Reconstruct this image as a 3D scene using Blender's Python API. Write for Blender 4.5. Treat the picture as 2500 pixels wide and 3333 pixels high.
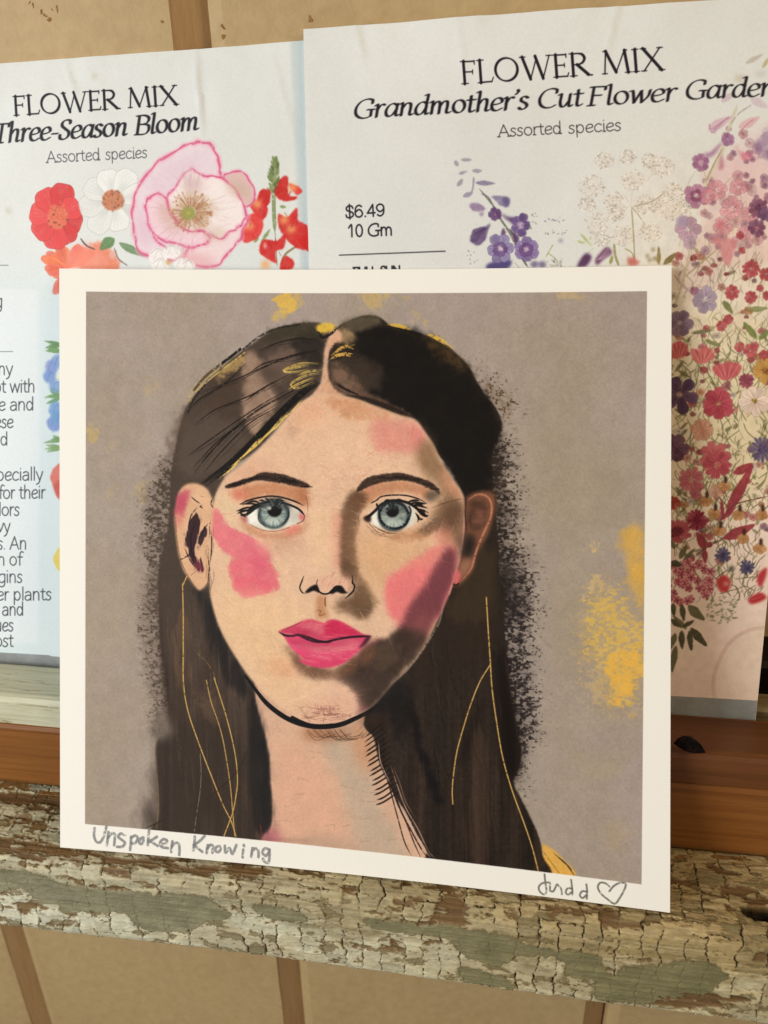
import bpy, bmesh, math, random
import numpy as np
from mathutils import Matrix, Vector

for o in list(bpy.data.objects): bpy.data.objects.remove(o, do_unlink=True)
S = bpy.context.scene
MM = .001
Z0 = 156.                                   # the ledge top is height 0; the camera sits 156 mm above it

# ---------------------------------------------------------------- camera
FPX = 2500.                                 # focal length in photograph pixels (photograph 2500 x 3333)
Xc = np.array([17250, 716, -2500.]); Xc /= np.linalg.norm(Xc)       # the wall's horizontal, seen from the camera
Dc = np.array([126, 5684, 2500.]); Dc -= Xc*(Dc@Xc); Dc /= np.linalg.norm(Dc)
Yc = np.cross(Xc, Dc)
MW = np.array([Xc, Yc, -Dc])                # camera axes (x right, y down, z forward) -> room axes
cam = bpy.data.cameras.new('camera'); cam_o = bpy.data.objects.new('camera', cam); S.collection.objects.link(cam_o)
cam.sensor_fit = 'VERTICAL'; cam.sensor_height = 36; cam.sensor_width = 27; cam.lens = 36*FPX/3333
cam.clip_start = .01; cam.clip_end = 20
R3 = np.stack([MW@[1, 0, 0], MW@[0, -1, 0], MW@[0, 0, -1]], 1)
cam_o.matrix_world = Matrix.Translation((0, 0, Z0*MM)) @ Matrix([[*map(float, r)] for r in R3]).to_4x4()
cam.dof.use_dof = True; cam.dof.focus_distance = .190; cam.dof.aperture_fstop = 22
S.camera = cam_o

# ---------------------------------------------------------------- light: a window on the left, warm room light on the right
w = bpy.data.worlds.new('World'); S.world = w; w.use_nodes = True
bg = w.node_tree.nodes['Background']; bg.inputs[0].default_value = (1, .91, .80, 1); bg.inputs[1].default_value = .22
def area(name, loc, target, size, power, col):
    l = bpy.data.lights.new(name, 'AREA'); l.shape = 'RECTANGLE'; l.size, l.size_y = size[0]*MM, size[1]*MM; l.energy = power; l.color = col
    o = bpy.data.objects.new(name, l); S.collection.objects.link(o)
    a = Vector(loc)*MM; a.z += Z0*MM; b = Vector(target)*MM; b.z += Z0*MM
    o.location = a; o.rotation_euler = (b-a).to_track_quat('-Z', 'Y').to_euler(); return o
area('window_light', (-520, -300, 70), (-20, 170, -80), (380, 380), 4.35, (.985, 1, 1))
area('room_light', (480, -160, 300), (20, 170, -100), (300, 300), 1.7, (1, .74, .46))
S.view_settings.view_transform = 'Standard'; S.view_settings.look = 'None'; S.view_settings.exposure = 0; S.view_settings.gamma = 1
S.render.engine = 'CYCLES'; S.render.resolution_x = 768; S.render.resolution_y = 1024

# ---------------------------------------------------------------- measuring: a photograph pixel's ray, cut with a plane of the room
def ray(x, y): return MW@np.array([(x-1250)/FPX, (y-1666.5)/FPX, 1])
def rays(p):
    p = np.asarray(p, float); return np.c_[(p[:, 0]-1250)/FPX, (p[:, 1]-1666.5)/FPX, np.ones(len(p))]@MW.T
# ---------------------------------------------------------------- paint box
# Flat prints (the portrait, the seed packet fronts) are painted here stroke by
# stroke with numpy; outlines were measured on the photograph and brought into
# the flat sheet's own millimetre coordinates before anything is painted.
RNG = np.random.RandomState(7)

def fnoise(h, w, sx, sy=None, octv=4, seed=0, gain=.55):
    """fractal value noise, mean .5, cell size sx (columns) by sy (rows) pixels"""
    sy = sy or sx
    r = np.random.RandomState(seed)
    out = np.zeros((h, w), np.float32); amp = 1.; tot = 0.
    for o in range(octv):
        cx, cy = max(sx/2**o, 1.2), max(sy/2**o, 1.2)
        gw, gh = int(w/cx)+3, int(h/cy)+3
        g = r.rand(gh, gw).astype(np.float32)
        x = np.arange(w)/cx; y = np.arange(h)/cy
        x0 = x.astype(int); y0 = y.astype(int)
        fx = (x-x0).astype(np.float32); fy = (y-y0).astype(np.float32)
        fx = fx*fx*(3-2*fx); fy = fy*fy*(3-2*fy)
        a = g[y0][:, x0]; b = g[y0][:, x0+1]; c = g[y0+1][:, x0]; d = g[y0+1][:, x0+1]
        t = a+(b-a)*fx; u = c+(d-c)*fx
        out += amp*(t+(u-t)*fy[:, None]); tot += amp; amp *= gain
    out /= tot
    return np.clip(.5+(out-.5)*1.9, 0, 1)

def sstep(a, b, x):
    t = np.clip((x-a)/(b-a), 0, 1)
    return t*t*(3-2*t)

def blur(m, r):
    """three box blurs of radius r"""
    r = int(round(r))
    if r < 1: return m
    for _ in range(3):
        for ax in (0, 1):
            p = np.pad(m, [(r+1, r) if i == ax else (0, 0) for i in (0, 1)], mode='edge')
            c = np.cumsum(p, axis=ax, dtype=np.float64)
            n = 2*r+1
            m = ((c[n:] - c[:-n]) if ax == 0 else (c[:, n:] - c[:, :-n]))/n
    return m.astype(np.float32)

def smooth(pts, closed=True, n=6):
    p = np.asarray(pts, float)
    if len(p) < 3: return p
    if closed:
        q = np.vstack([p[-1:], p, p[:2]])
    else:
        q = np.vstack([2*p[:1]-p[1:2], p, 2*p[-1:]-p[-2:-1]])
    t = np.linspace(0, 1, n, endpoint=False)[:, None]
    out = []
    for i in range(len(q)-3):
        a, b, c, d = q[i:i+4]
        out.append(.5*((2*b)+(-a+c)*t+(2*a-5*b+4*c-d)*t*t+(-a+3*b-3*c+d)*t**3))
    out = np.vstack(out)
    if not closed: out = np.vstack([out, q[-2:-1]])
    return out

class Canvas:
    def __init__(s, w, h, col, mapf=None):
        s.w, s.h = w, h
        s.a = np.empty((h, w, 3), np.float32); s.a[:] = np.array(col, np.float32)/255
        s.m = mapf or (lambda p: np.asarray(p, float))
        s.grain = fnoise(h, w, 5, octv=3, seed=11)
        s.k = 1.
    # -- masks
    def fill(s, P):
        """antialiased coverage of the polygon P (canvas pixels), with its window"""
        x0 = max(int(P[:, 0].min())-2, 0); x1 = min(int(P[:, 0].max())+3, s.w)
        y0 = max(int(P[:, 1].min())-2, 0); y1 = min(int(P[:, 1].max())+3, s.h)
        if x1 <= x0 or y1 <= y0: return None
        W, Hh = x1-x0, y1-y0
        SS = 4
        A = P; B = np.roll(P, -1, 0)
        buf = np.zeros((Hh, W+2), np.float32)
        ys0 = (np.minimum(A[:, 1], B[:, 1])-y0)*SS; ys1 = (np.maximum(A[:, 1], B[:, 1])-y0)*SS
        for i in range(len(A)):
            r0 = max(int(np.ceil(ys0[i]-.5)), 0); r1 = min(int(np.ceil(ys1[i]-.5)), Hh*SS)
            if r1 <= r0: continue
            rr = np.arange(r0, r1)
            yy = (rr+.5)/SS+y0
            t = (yy-A[i, 1])/(B[i, 1]-A[i, 1])
            xx = np.clip(A[i, 0]+t*(B[i, 0]-A[i, 0])-x0, 0, W)
            d = (1. if B[i, 1] > A[i, 1] else -1.)/SS
            xi = xx.astype(int); fr = xx-xi
            np.add.at(buf, (rr//SS, xi), d*(1-fr)); np.add.at(buf, (rr//SS, xi+1), d*fr)
        m = np.clip(np.abs(np.cumsum(buf, axis=1)[:, :W]), 0, 1)
        return m, x0, y0
    def put(s, m, x0, y0, col, al=1., mode='n'):
        h, w = m.shape
        t = s.a[y0:y0+h, x0:x0+w]
        c = np.array(col, np.float32)/255 if not isinstance(col, np.ndarray) or col.ndim == 1 else col
        mm = (m*al)[..., None]
        if mode == 'mul': t[:] = t*(1-mm)+t*c*mm
        else: t[:] = t*(1-mm)+c*mm
    def poly(s, pts, col, al=1., bl=0., gr=0., sm=True, gs=12, seed=0, lo=.35, hi=.65, mode='n', st=None, clip=None, soft=.8):
        """bl: edge softness (px), gr: dry-brush roughness 0..1, gs: its size, st: (sx,sy) streak size"""
        P = s.m(pts)
        P = smooth(P) if sm else P
        pad = int(bl*3+ (gs if gr else 0)+3)
        P2 = P
        x0 = max(int(P2[:, 0].min())-pad, 0); x1 = min(int(P2[:, 0].max())+pad, s.w)
        y0 = max(int(P2[:, 1].min())-pad, 0); y1 = min(int(P2[:, 1].max())+pad, s.h)
        if x1 <= x0 or y1 <= y0: return
        full = np.zeros((y1-y0, x1-x0), np.float32)
        r = s.fill(P2)
        if r is None: return
        m, mx, my = r
        full[my-y0:my-y0+m.shape[0], mx-x0:mx-x0+m.shape[1]] = m
        if bl: full = blur(full, bl)
        if gr:
            sx, sy = st or (gs, gs)
            n = fnoise(y1-y0, x1-x0, sx, sy, 4, seed+int(x0)+3*int(y0))
            if gr <= .7:                                            # wash: soft edge that wanders, uneven pigment
                full = np.clip(sstep(.5-.5*soft, .5+.5*soft, full+(n-.5)*gr*.8)*sstep(0, .05, full), 0, 1)*(1-.35*gr*(1-n))
            else:                                                   # dry brush: broken by the tooth of the paper
                full = sstep(lo, hi, full+(n-.5)*gr)*sstep(0, .04, full)
        if clip is not None: full = full*clip[y0:y1, x0:x1]
        s.put(full, x0, y0, col, al, mode)
    def line(s, pts, w, col, al=1., sm=True, taper=0., rough=0., nib=None, closed=False, raw=False, clip=None, seed=0):
        """w: width in canvas px (or list per point); nib=(thin ratio, angle)"""
        P = np.asarray(pts, float) if raw else s.m(pts)
        ws = np.ones(len(P))*w if np.isscalar(w) else np.asarray(w, float)
        if sm and len(P) > 2:
            n0 = len(P)
            P = smooth(P, closed, 6)
            if closed: P = np.vstack([P, P[:1]])
            ws = np.interp(np.linspace(0, 1, len(P)), np.linspace(0, 1, n0), ws)
        if taper:
            t = np.linspace(0, 1, len(P)); ws = ws*(np.clip(np.minimum(t, 1-t)/max(taper, 1e-3), 0, 1)*.8+.2)
        R = ws.max()/2+2
        x0 = max(int(P[:, 0].min()-R), 0); x1 = min(int(P[:, 0].max()+R)+1, s.w)
        y0 = max(int(P[:, 1].min()-R), 0); y1 = min(int(P[:, 1].max()+R)+1, s.h)
        if x1 <= x0 or y1 <= y0: return
        sd = np.full((y1-y0, x1-x0), 99., np.float32)
        T = np.eye(2); b = 1.
        if nib:
            b, ang = nib; c_, s_ = np.cos(ang), np.sin(ang)
            T = np.array([[c_, s_], [-s_/b, c_/b]])
        for i in range(len(P)-1):
            A, B = P[i], P[i+1]; r0, r1 = ws[i]/2, ws[i+1]/2; rr = max(r0, r1)+2
            a0 = max(int(min(A[0], B[0])-rr), x0); a1 = min(int(max(A[0], B[0])+rr)+1, x1)
            b0 = max(int(min(A[1], B[1])-rr), y0); b1 = min(int(max(A[1], B[1])+rr)+1, y1)
            if a1 <= a0 or b1 <= b0: continue
            gx, gy = np.meshgrid(np.arange(a0, a1)+.5, np.arange(b0, b1)+.5)
            q = np.stack([gx-A[0], gy-A[1]], -1)@T.T; d = T@(B-A); L = d@d
            t = np.clip((q@d)/L, 0, 1) if L > 1e-9 else np.zeros(gx.shape)
            dist = np.sqrt(((q-t[..., None]*d)**2).sum(-1))-(r0+(r1-r0)*t)
            if nib: dist = dist*b
            v = sd[b0-y0:b1-y0, a0-x0:a1-x0]; np.minimum(v, dist, out=v)
        m = np.clip(.5-sd, 0, 1)
        if rough:
            n = s.grain[y0:y1, x0:x1]
            m = m*np.clip(1-rough+2*rough*n, 0, 1)*sstep(rough*.35, rough*.35+.25, n+.25*(1-rough))
        if clip is not None: m = m*clip[y0:y1, x0:x1]
        s.put(m, x0, y0, col, al)
    def blob(s, x, y, rx, ry, col, al=1., bl=None, gr=0., ang=0., gs=12, seed=0, **k):
        t = np.linspace(0, 2*np.pi, 20, endpoint=False)
        px, py = rx*np.cos(t), ry*np.sin(t); c_, s_ = np.cos(ang), np.sin(ang)
        s.poly(np.stack([x+px*c_-py*s_, y+px*s_+py*c_], 1), col, al, bl if bl is not None else 0, gr, gs=gs, seed=seed, **k)

def tile(x0, y0, k=.50030):
    return lambda *p: [(x0+x*k, y0+y*k) for x, y in p]
# ---------------------------------------------------------------- the portrait
def homog(src, dst):
    A = []
    for (x, y), (u, v) in zip(src, dst):
        A.append([x, y, 1, 0, 0, 0, -u*x, -u*y, -u]); A.append([0, 0, 0, x, y, 1, -v*x, -v*y, -v])
    return np.linalg.svd(np.array(A, float))[2][-1].reshape(3, 3)

PRINT_PX = [(193, 874), (2186, 864), (2181, 2971), (196, 2758)]     # corners of the sheet in the photograph
BEND = 2.0                                                          # mm the middle of the sheet bows back
PW, PH = 1520, 1500

def print_map():
    Hm = homog(PRINT_PX, [(0, 0), (PW, 0), (PW, PH), (0, PH)])
    def f(p):
        p = np.asarray(p, float); q = p.copy()
        for _ in range(3):
            h = np.c_[q, np.ones(len(q))]@Hm.T; uv = h[:, :2]/h[:, 2:]
            u = np.clip(uv[:, 0]/PW, 0, 1); z = 196-21*u
            d = BEND*(1-(2*u-1)**2)
            q = np.array([1250, 1666.5])+(p-np.array([1250, 1666.5]))*(1+d/z)[:, None]
        h = np.c_[q, np.ones(len(q))]@Hm.T
        return h[:, :2]/h[:, 2:]
    return f

def paint_portrait():
    A = tile(250, 900); B = tile(950, 900); C_ = tile(250, 1850); D_ = tile(950, 1850)
    E_ = tile(1400, 900); F_ = tile(1400, 1850)
    c = Canvas(PW, PH, (243, 241, 233), print_map())
    paper = c.a.copy()
    # the printed square
    art = c.m(A((60, 97))+B((1400, 108))+E_((1411, 94))+F_((1375, 2055))+D_((0, 1785))+C_((53, 1662)))
    ax0, ay0, ax1, ay1 = art[:, 0].min()+1, art[:, 1].min()+1, art[:, 0].max()-1, art[:, 1].max()
    q = smooth(np.array([(art[0]+[0, 0]), art[2], art[3], art[5]]), True, 1)
    sq, sx_, sy_ = c.fill(np.array([art[0], art[2], art[3], art[5]]))
    clip = np.zeros((PH, PW), np.float32); clip[sy_:sy_+sq.shape[0], sx_:sx_+sq.shape[1]] = sq
    # ground: mauve grey with tan clouds and fine tooth
    n1 = fnoise(PH, PW, 260, 340, 4, 1)[..., None]; n2 = fnoise(PH, PW, 60, 90, 3, 2)[..., None]; n3 = c.grain[..., None]
    g = np.array([176, 163, 157.])*(1-n1)+np.array([171, 158, 141.])*n1
    g = g+(n2-.5)*4+(n3-.5)*5
    c.a[:] = g/255
    def P(pts, col, al=1., bl=2., **k): c.poly(pts, col, al, bl, **k)
    def L(pts, w, col, al=1., **k): c.line(pts, w, col, al, **k)
    YEL = (226, 190, 98)
    # yellow dabs of the ground
    for x, y, rx, ry, al in ((1350, 170, 70, 60, .9), (1300, 265, 55, 35, .5), (1430, 150, 40, 60, .35), (100, 1020, 40, 70, .35), (240, 1120, 30, 60, .18),
                             (230, 1360, 28, 90, .14), (480, 720, 60, 60, .14), (430, 1400, 40, 110, .16), (470, 370, 40, 40, .1)):
        X, Y = A((x, y))[0]; c.blob(X, Y, rx*.5, ry*.5, YEL, al, 10, .9, gs=16, seed=int(x), lo=.35, hi=.8)
    for x, y, rx, ry, al in ((530, 145, 120, 60, .4), (820, 265, 80, 40, .3), (700, 130, 60, 30, .2), (30, 150, 40, 60, .4)):
        X, Y = B((x, y))[0]; c.blob(X, Y, rx*.5, ry*.5, YEL, al, 10, .9, gs=16, seed=int(x), lo=.35, hi=.8)
    for x, y, rx, ry, al in ((880, 112, 130, 22, .4), (1010, 200, 40, 30, .5), (945, 270, 20, 18, .6), (1060, 1750, 30, 50, .7), (1080, 1970, 40, 60, .5)):
        X, Y = E_((x, y))[0]; c.blob(X, Y, rx*.5, ry*.5, (220, 190, 130), al, 8, .9, gs=14, seed=int(x), lo=.35, hi=.8)
    P(E_((1240, 1670), (1400, 1620), (1400, 1990), (1330, 1960), (1280, 1860)), (224, 180, 88), .85, 12, gr=.5, gs=30)
    P(F_((1290, 0), (1400, -40), (1400, 300), (1330, 120)), (224, 180, 88), .7, 12, gr=.6, gs=30)
    P(F_((1050, 180), (1130, 110), (1260, 150), (1250, 260), (1390, 330), (1390, 700), (1320, 730), (1340, 860), (1190, 890), (1150, 760), (1130, 640), (1010, 600), (1000, 330)), (206, 180, 122), .5, 22, gr=.7, gs=26, soft=1.); P(F_((1050, 180), (1130, 110), (1260, 150), (1250, 260), (1390, 330), (1390, 700), (1320, 730), (1340, 860), (1190, 890), (1150, 760), (1130, 640), (1010, 600), (1000, 330)), YEL, .7, 16, gr=1.7, gs=9, lo=.45, hi=1.25, st=(10, 6))
    P(F_((1180, 560), (1380, 500), (1390, 700), (1320, 740), (1320, 850), (1200, 880), (1160, 760), (1130, 700)), (232, 186, 88), .85, 16, gr=1.2, gs=12, lo=.25, hi=1.05)
    P(F_((990, 150), (1080, 60), (1060, 140), (1010, 190)), (226, 196, 140), .5, 8, gr=1.2, gs=10)
    P(F_((980, 600), (1140, 640), (1160, 860), (1050, 850), (1000, 760)), (205, 180, 130), .5, 14, gr=1.6, gs=9, lo=.5, hi=1.)
    c.blob(*F_((1120, 1300))[0], 80, 60, (186, 168, 132), .35, 26, .6, gs=40); c.blob(*F_((1190, 1740))[0], 60, 50, (190, 170, 132), .35, 24, .6, gs=30)
    P(F_((720, 1790), (800, 1830), (900, 1920), (945, 2010), (750, 1990), (730, 1900)), (232, 184, 92), 1, 5, gr=.4, gs=16)
    L(F_((740, 1850), (800, 1930), (850, 2000)), 2.2, (150, 105, 40), .7, rough=.4); L(F_((800, 1850), (890, 1930), (938, 2000)), 4, (60, 45, 25), .8, rough=.4, taper=.3)
    # light halo round the hair on the right
    P(E_((480, 700), (640, 1100), (700, 1900), (760, 2211), (560, 2211), (520, 1600), (470, 1200)), (176, 165, 155), .5, 30)
    P(F_((560, 0), (700, 0), (760, 900), (720, 1500), (600, 1500), (560, 800)), (178, 168, 158), .6, 25)
    # neck
    NECK = (219, 183, 158)
    P(C_((1100, 720), (1400, 900), (1659, 1000))+D_((300, 980), (520, 950), (640, 1400), (800, 1700), (960, 1960), (500, 1960), (100, 1900))+C_((1280, 1850), (1150, 1850), (1180, 1500), (1150, 1100)), NECK, 1, 2)
    P(D_((150, 1050), (480, 980), (560, 1250), (560, 1500), (700, 1800), (740, 1900), (430, 1900), (380, 1650), (250, 1300)), (196, 178, 158), .85, 22, gr=.5, gs=60)
    P(D_((370, 1030), (470, 1000), (550, 1260), (500, 1330), (420, 1230)), (205, 150, 115), .75, 16)
    P(D_((-100, 1150), (150, 1200), (300, 1500), (400, 1880), (100, 1880), (-150, 1850)), (226, 180, 156), .8, 25)
    P(C_((1500, 1030), (1659, 1020))+D_((200, 1040), (330, 1040), (380, 1060), (300, 1110), (180, 1120), (60, 1090)), (170, 120, 88), .75, 9)
    P(D_((0, 1780), (200, 1740), (400, 1800), (420, 1880), (0, 1860)), (180, 160, 140), .6, 16)
    P(C_((1190, 1700), (1290, 1690), (1320, 1800), (1200, 1800)), (205, 120, 135), .8, 10)
    for k in range(26):                                             # scratchy grey marks low on the neck
        x, y = RNG.uniform(-250, 620), RNG.uniform(1180, 1800)
        L(D_((x, y), (x+RNG.uniform(10, 60), y+RNG.uniform(-20, 20)), (x+RNG.uniform(50, 110), y+RNG.uniform(-20, 25))), 1.6, (120, 105, 95), .3, rough=.6)
    for k in range(14):
        x = RNG.uniform(90, 330); L(D_((x, 1040+RNG.uniform(0, 15)), (x+60, 1085+RNG.uniform(0, 30)), (x+150, 1060+RNG.uniform(0, 50))), 1.3, (80, 55, 45), .6)
    # ---------------- hair masses
    HL = (84, 71, 62); HR = (52, 42, 35)
    streak = fnoise(PH, PW, 9, 420, 3, 21); streak2 = fnoise(PH, PW, 40, 500, 3, 22)
    # rough edges first: a smoky smudge, then crumbs of charcoal
    def crumbs(pts, soft_col, soft_al, col, dens, seed, st=(12, 7)):
        P(pts, soft_col, soft_al, 18, gr=.7, gs=14, soft=1.)
        P(pts, soft_col, soft_al*.9, 14, gr=1.6, gs=9, seed=seed, lo=.55, hi=1.35, st=(9, 6))
        P(pts, col, .9, 22, gr=1.5, gs=5, seed=seed+5, lo=dens-.12, hi=dens+.3, st=(7, 5)); P(pts, col, .7, 24, gr=1.9, gs=12, seed=seed+9, lo=dens, hi=dens+.55, st=st)
    crumbs(A((760, 1100), (540, 1200), (440, 1420), (430, 1560), (440, 1660), (400, 1760), (470, 1900), (470, 2200), (760, 2200), (760, 1400), (760, 1250)), (128, 114, 104), .5, (84, 72, 62), .95, 1)
    crumbs(C_((480, 0), (410, 320), (430, 560), (490, 900), (480, 1080), (740, 1100), (740, 600), (740, 0)), (130, 116, 106), .5, (92, 80, 70), 1.0, 2)
    P(A((700, 820), (640, 930), (600, 1050), (610, 1200), (700, 1100), (720, 950)), (120, 104, 94), .8, 12, gr=.6, gs=16)
    crumbs(B((1150, 560), (1230, 640), (1330, 750), (1420, 830), (1400, 900), (1360, 900), (1250, 760)), (130, 112, 92), .5, (90, 68, 50), .7, 3, (8, 11))
    crumbs(B((1280, 1050), (1380, 1050), (1410, 1150), (1415, 1260), (1330, 1310), (1440, 1380), (1450, 1500), (1440, 1560), (1200, 1560), (1180, 1050)), (104, 92, 84), .6, (56, 46, 40), .72, 4)
    crumbs(B((1310, 1560), (1440, 1570), (1460, 1680), (1340, 1740), (1500, 1790), (1520, 1900), (1530, 2000), (1540, 2211), (1180, 2211), (1180, 1560)), (110, 98, 92), .6, (50, 42, 38), .72, 5)
    crumbs(D_((1340, -10), (1500, 0), (1530, 200), (1530, 330), (1570, 600), (1590, 900), (1600, 1040), (1540, 1200), (1500, 1330), (1540, 1470), (1440, 1420), (1280, 800), (1230, 300), (1200, 0)), (128, 118, 114), .45, (48, 40, 40), .86, 6)
    # left mass
    left = A((1690, 330), (1640, 330), (1565, 300), (1480, 297), (1400, 308), (1270, 350), (1130, 440), (1000, 535), (880, 640), (780, 745), (705, 850), (665, 980), (635, 1120), (608, 1280), (602, 1420), (600, 1560), (580, 1680), (548, 1800), (525, 1950))
    left += C_((530, 250), (540, 480), (570, 700), (600, 950), (580, 1060), (515, 1130), (518, 1300), (530, 1480), (530, 1620), (480, 1700), (500, 1760), (1200, 1830), (1190, 1760), (1250, 1690), (1270, 1600), (1258, 1400), (1245, 1200), (1210, 1050), (1170, 900), (1155, 790), (1150, 600), (1050, 300), (900, 0))
    left += A((1000, 1500), (960, 1290), (1180, 1110), (1380, 890), (1560, 730), (1600, 600), (1610, 470))
    P(left, HL, 1, 3, gr=.2, gs=7, soft=.9)
    # right mass
    right = B((235, 500), (250, 400), (300, 320), (360, 290), (430, 262), (500, 250), (570, 265), (640, 315), (760, 342), (880, 385), (990, 445), (1090, 520), (1150, 585), (1200, 680), (1260, 770), (1330, 860), (1365, 960), (1330, 1060), (1300, 1150), (1300, 1300), (1310, 1420), (1330, 1600), (1345, 1800), (1350, 2000))
    right += D_((1370, 100), (1375, 300), (1390, 500), (1415, 750), (1440, 900), (1465, 1050), (1490, 1180), (1478, 1290), (1440, 1380), (1480, 1480), (1545, 1610), (1605, 1745), (1630, 1870), (1640, 2010), (930, 1950), (870, 1830), (800, 1700), (720, 1560), (650, 1450), (600, 1340), (560, 1240), (530, 1100), (470, 960), (700, 500), (1000, 0))
    right += B((1110, 1420), (800, 1000), (500, 850), (200, 780), (225, 640))
    P(right, HR, 1, 2.5, gr=.2, gs=7, soft=.9)
    # tone inside the right mass
    P(B((420, 330), (600, 320), (820, 360), (1050, 500), (1200, 700), (1340, 900), (1370, 1060), (1290, 1150), (1290, 1380), (1120, 1420), (980, 1180), (880, 980), (740, 880), (480, 780), (600, 600), (420, 480)), (26, 22, 19), .97, 14, gr=.45, gs=22)
    P(B((880, 380), (1080, 520), (1150, 600), (1100, 620), (950, 520), (860, 430)), (98, 76, 44), .7, 10, gr=.6)
    P(B((230, 560), (420, 520), (560, 640), (560, 720), (380, 740), (260, 660)), (74, 62, 52), .8, 14, gr=.6, gs=20)
    P(B((330, 290), (500, 250), (590, 280), (520, 330), (430, 350), (400, 400), (330, 360)), (108, 98, 80), .85, 8, gr=.4, gs=20)
    P(B((265, 350), (330, 330), (420, 380), (400, 430), (300, 430), (250, 420)), (190, 160, 120), .8, 9, gr=.4)
    hm = Canvas(PW, PH, (0, 0, 0), c.m); hm.poly(right, (255, 255, 255), 1, 3); hm.poly(left, (255, 255, 255), 1, 3)
    hairmask = hm.a[..., 0]
    low = np.clip((np.arange(PH)/PH-.5)*3, 0, 1)[:, None]
    c.a *= 1+((streak-.5)*.30+(streak2-.5)*.28)[..., None]*(hairmask*low)[..., None]
    dk = (24, 21, 24)
    P(D_((780, 880), (830, 1020), (870, 1200), (930, 1350), (970, 1480), (960, 1560), (900, 1460), (840, 1280), (790, 1080)), dk, .85, 9, gr=.5, gs=20)
    P(D_((620, 880), (800, 760), (760, 980), (740, 1150), (690, 1120), (640, 1000)), (26, 25, 27), .7, 14, gr=.5)
    P(D_((1260, 800), (1230, 960), (1140, 1230), (1080, 1280), (1120, 1120), (1200, 920)), (30, 22, 18), .7, 8)
    P(D_((1180, 1060), (1250, 1060), (1290, 1400), (1260, 1900), (1150, 1900), (1130, 1500)), (88, 68, 56), .5, 16, gr=.8, st=(8, 200), lo=.3, hi=.8)
    P(D_((1380, 500), (1410, 750), (1470, 1100), (1480, 1260), (1430, 1380), (1380, 1300), (1340, 900), (1340, 600)), (24, 17, 14), .85, 10)
    P(D_((1120, 100), (1300, 0), (1360, 200), (1340, 500), (1000, 700), (760, 800), (860, 560), (1000, 300)), (56, 45, 36), .7, 30, gr=.5, gs=60)
    P(B((1200, 1800), (1290, 1700), (1330, 1900), (1330, 2211), (1020, 2211), (1100, 2000)), (78, 62, 44), .6, 14, gr=.7, st=(14, 60))
    P(D_((1340, 0), (1420, 30), (1390, 220), (1350, 300)), (40, 34, 30), .7, 10)
    # tone inside the left mass
    P(A((1100, 480), (1190, 520), (1220, 640), (1290, 760), (1290, 840), (1220, 930), (1190, 1000), (1120, 1010), (1070, 860), (1080, 700), (1070, 590)), (176, 148, 128), .95, 9, gr=.5, gs=22)
    P(A((1180, 560), (1280, 500), (1420, 420), (1400, 600), (1330, 690), (1210, 680)), (122, 102, 90), .9, 12, gr=.4)
    P(A((1200, 590), (1290, 600), (1340, 660), (1210, 670)), (84, 70, 60), .7, 10)
    P(A((1400, 400), (1560, 340), (1590, 400), (1590, 600), (1480, 540), (1420, 480)), (50, 44, 38), .9, 9, gr=.5)
    P(A((1180, 400), (1280, 340), (1420, 310), (1560, 320), (1560, 380), (1400, 390), (1260, 430)), (72, 66, 52), .9, 8, gr=.6)
    P(A((900, 640), (1050, 600), (1100, 640), (1060, 720), (1060, 880), (900, 960), (780, 900), (820, 760)), (84, 68, 58), .8, 18, gr=.5)
    P(A((700, 900), (860, 900), (1080, 980), (1100, 1060), (900, 1260), (700, 1280), (640, 1200)), (104, 90, 80), .7, 20, gr=.5, gs=50)
    P(A((940, 600), (1090, 500), (1070, 560), (1000, 620), (890, 680)), (200, 170, 110), .8, 6, gr=.7)
    P(C_((760, 100), (860, 150), (900, 330), (990, 500), (1100, 720), (1150, 800), (1060, 820), (900, 620), (800, 300)), (40, 38, 38), .85, 12, gr=.6, st=(12, 60))
    P(C_((1130, 800), (1165, 880), (1210, 1050), (1240, 1200), (1258, 1400), (1275, 1590), (1240, 1690), (1190, 1720), (1140, 1650), (1120, 1200)), (38, 37, 38), .92, 8, gr=.5, st=(14, 60))
    P(C_((620, 600), (780, 500), (1000, 800), (1100, 1100), (1000, 1600), (700, 1600), (620, 1100)), (70, 57, 48), .6, 40, gr=.6, st=(20, 120))
    P(C_((530, 1100), (900, 950), (1100, 1200), (1150, 1760), (500, 1760)), (66, 56, 49), .75, 34, gr=.5, st=(40, 80))
    P(C_((620, 320), (700, 300), (730, 600), (700, 780), (620, 700)), (122, 98, 76), .45, 18, gr=.8, st=(12, 90))
    P(C_((800, 800), (900, 820), (930, 960), (860, 990), (800, 900)), (120, 98, 80), .5, 14, gr=.6)
    P(C_((520, 900), (590, 940), (620, 1060), (520, 1110)), (132, 120, 110), .8, 8)
    P(C_((540, 250), (560, 480), (600, 760), (620, 1000), (600, 1000), (560, 740), (540, 500)), (60, 48, 42), .7, 6)
    for k in range(70):                                             # soft vertical hair marks, lower left
        x = RNG.uniform(560, 1120); y = RNG.uniform(150, 1300); l = RNG.uniform(150, 450)
        v = RNG.choice([0, 1]); L(C_((x, y), (x+RNG.uniform(-5, 15), y+l*.5), (x+RNG.uniform(0, 40), y+l)), RNG.uniform(1.2, 3), [(52, 44, 40), (132, 112, 94)][v], .3, rough=.5, taper=.4, clip=hairmask)
    for k in range(80):
        x = RNG.uniform(820, 1460); y = RNG.uniform(300, 1500); l = RNG.uniform(150, 450)
        v = RNG.choice([0, 0, 1]); L(D_((x, y), (x+RNG.uniform(-5, 25), y+l*.5), (x+RNG.uniform(20, 80), y+l)), RNG.uniform(1.2, 3.4), [(26, 20, 17), (104, 84, 66)][v], .3, rough=.5, taper=.4, clip=hairmask)
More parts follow.
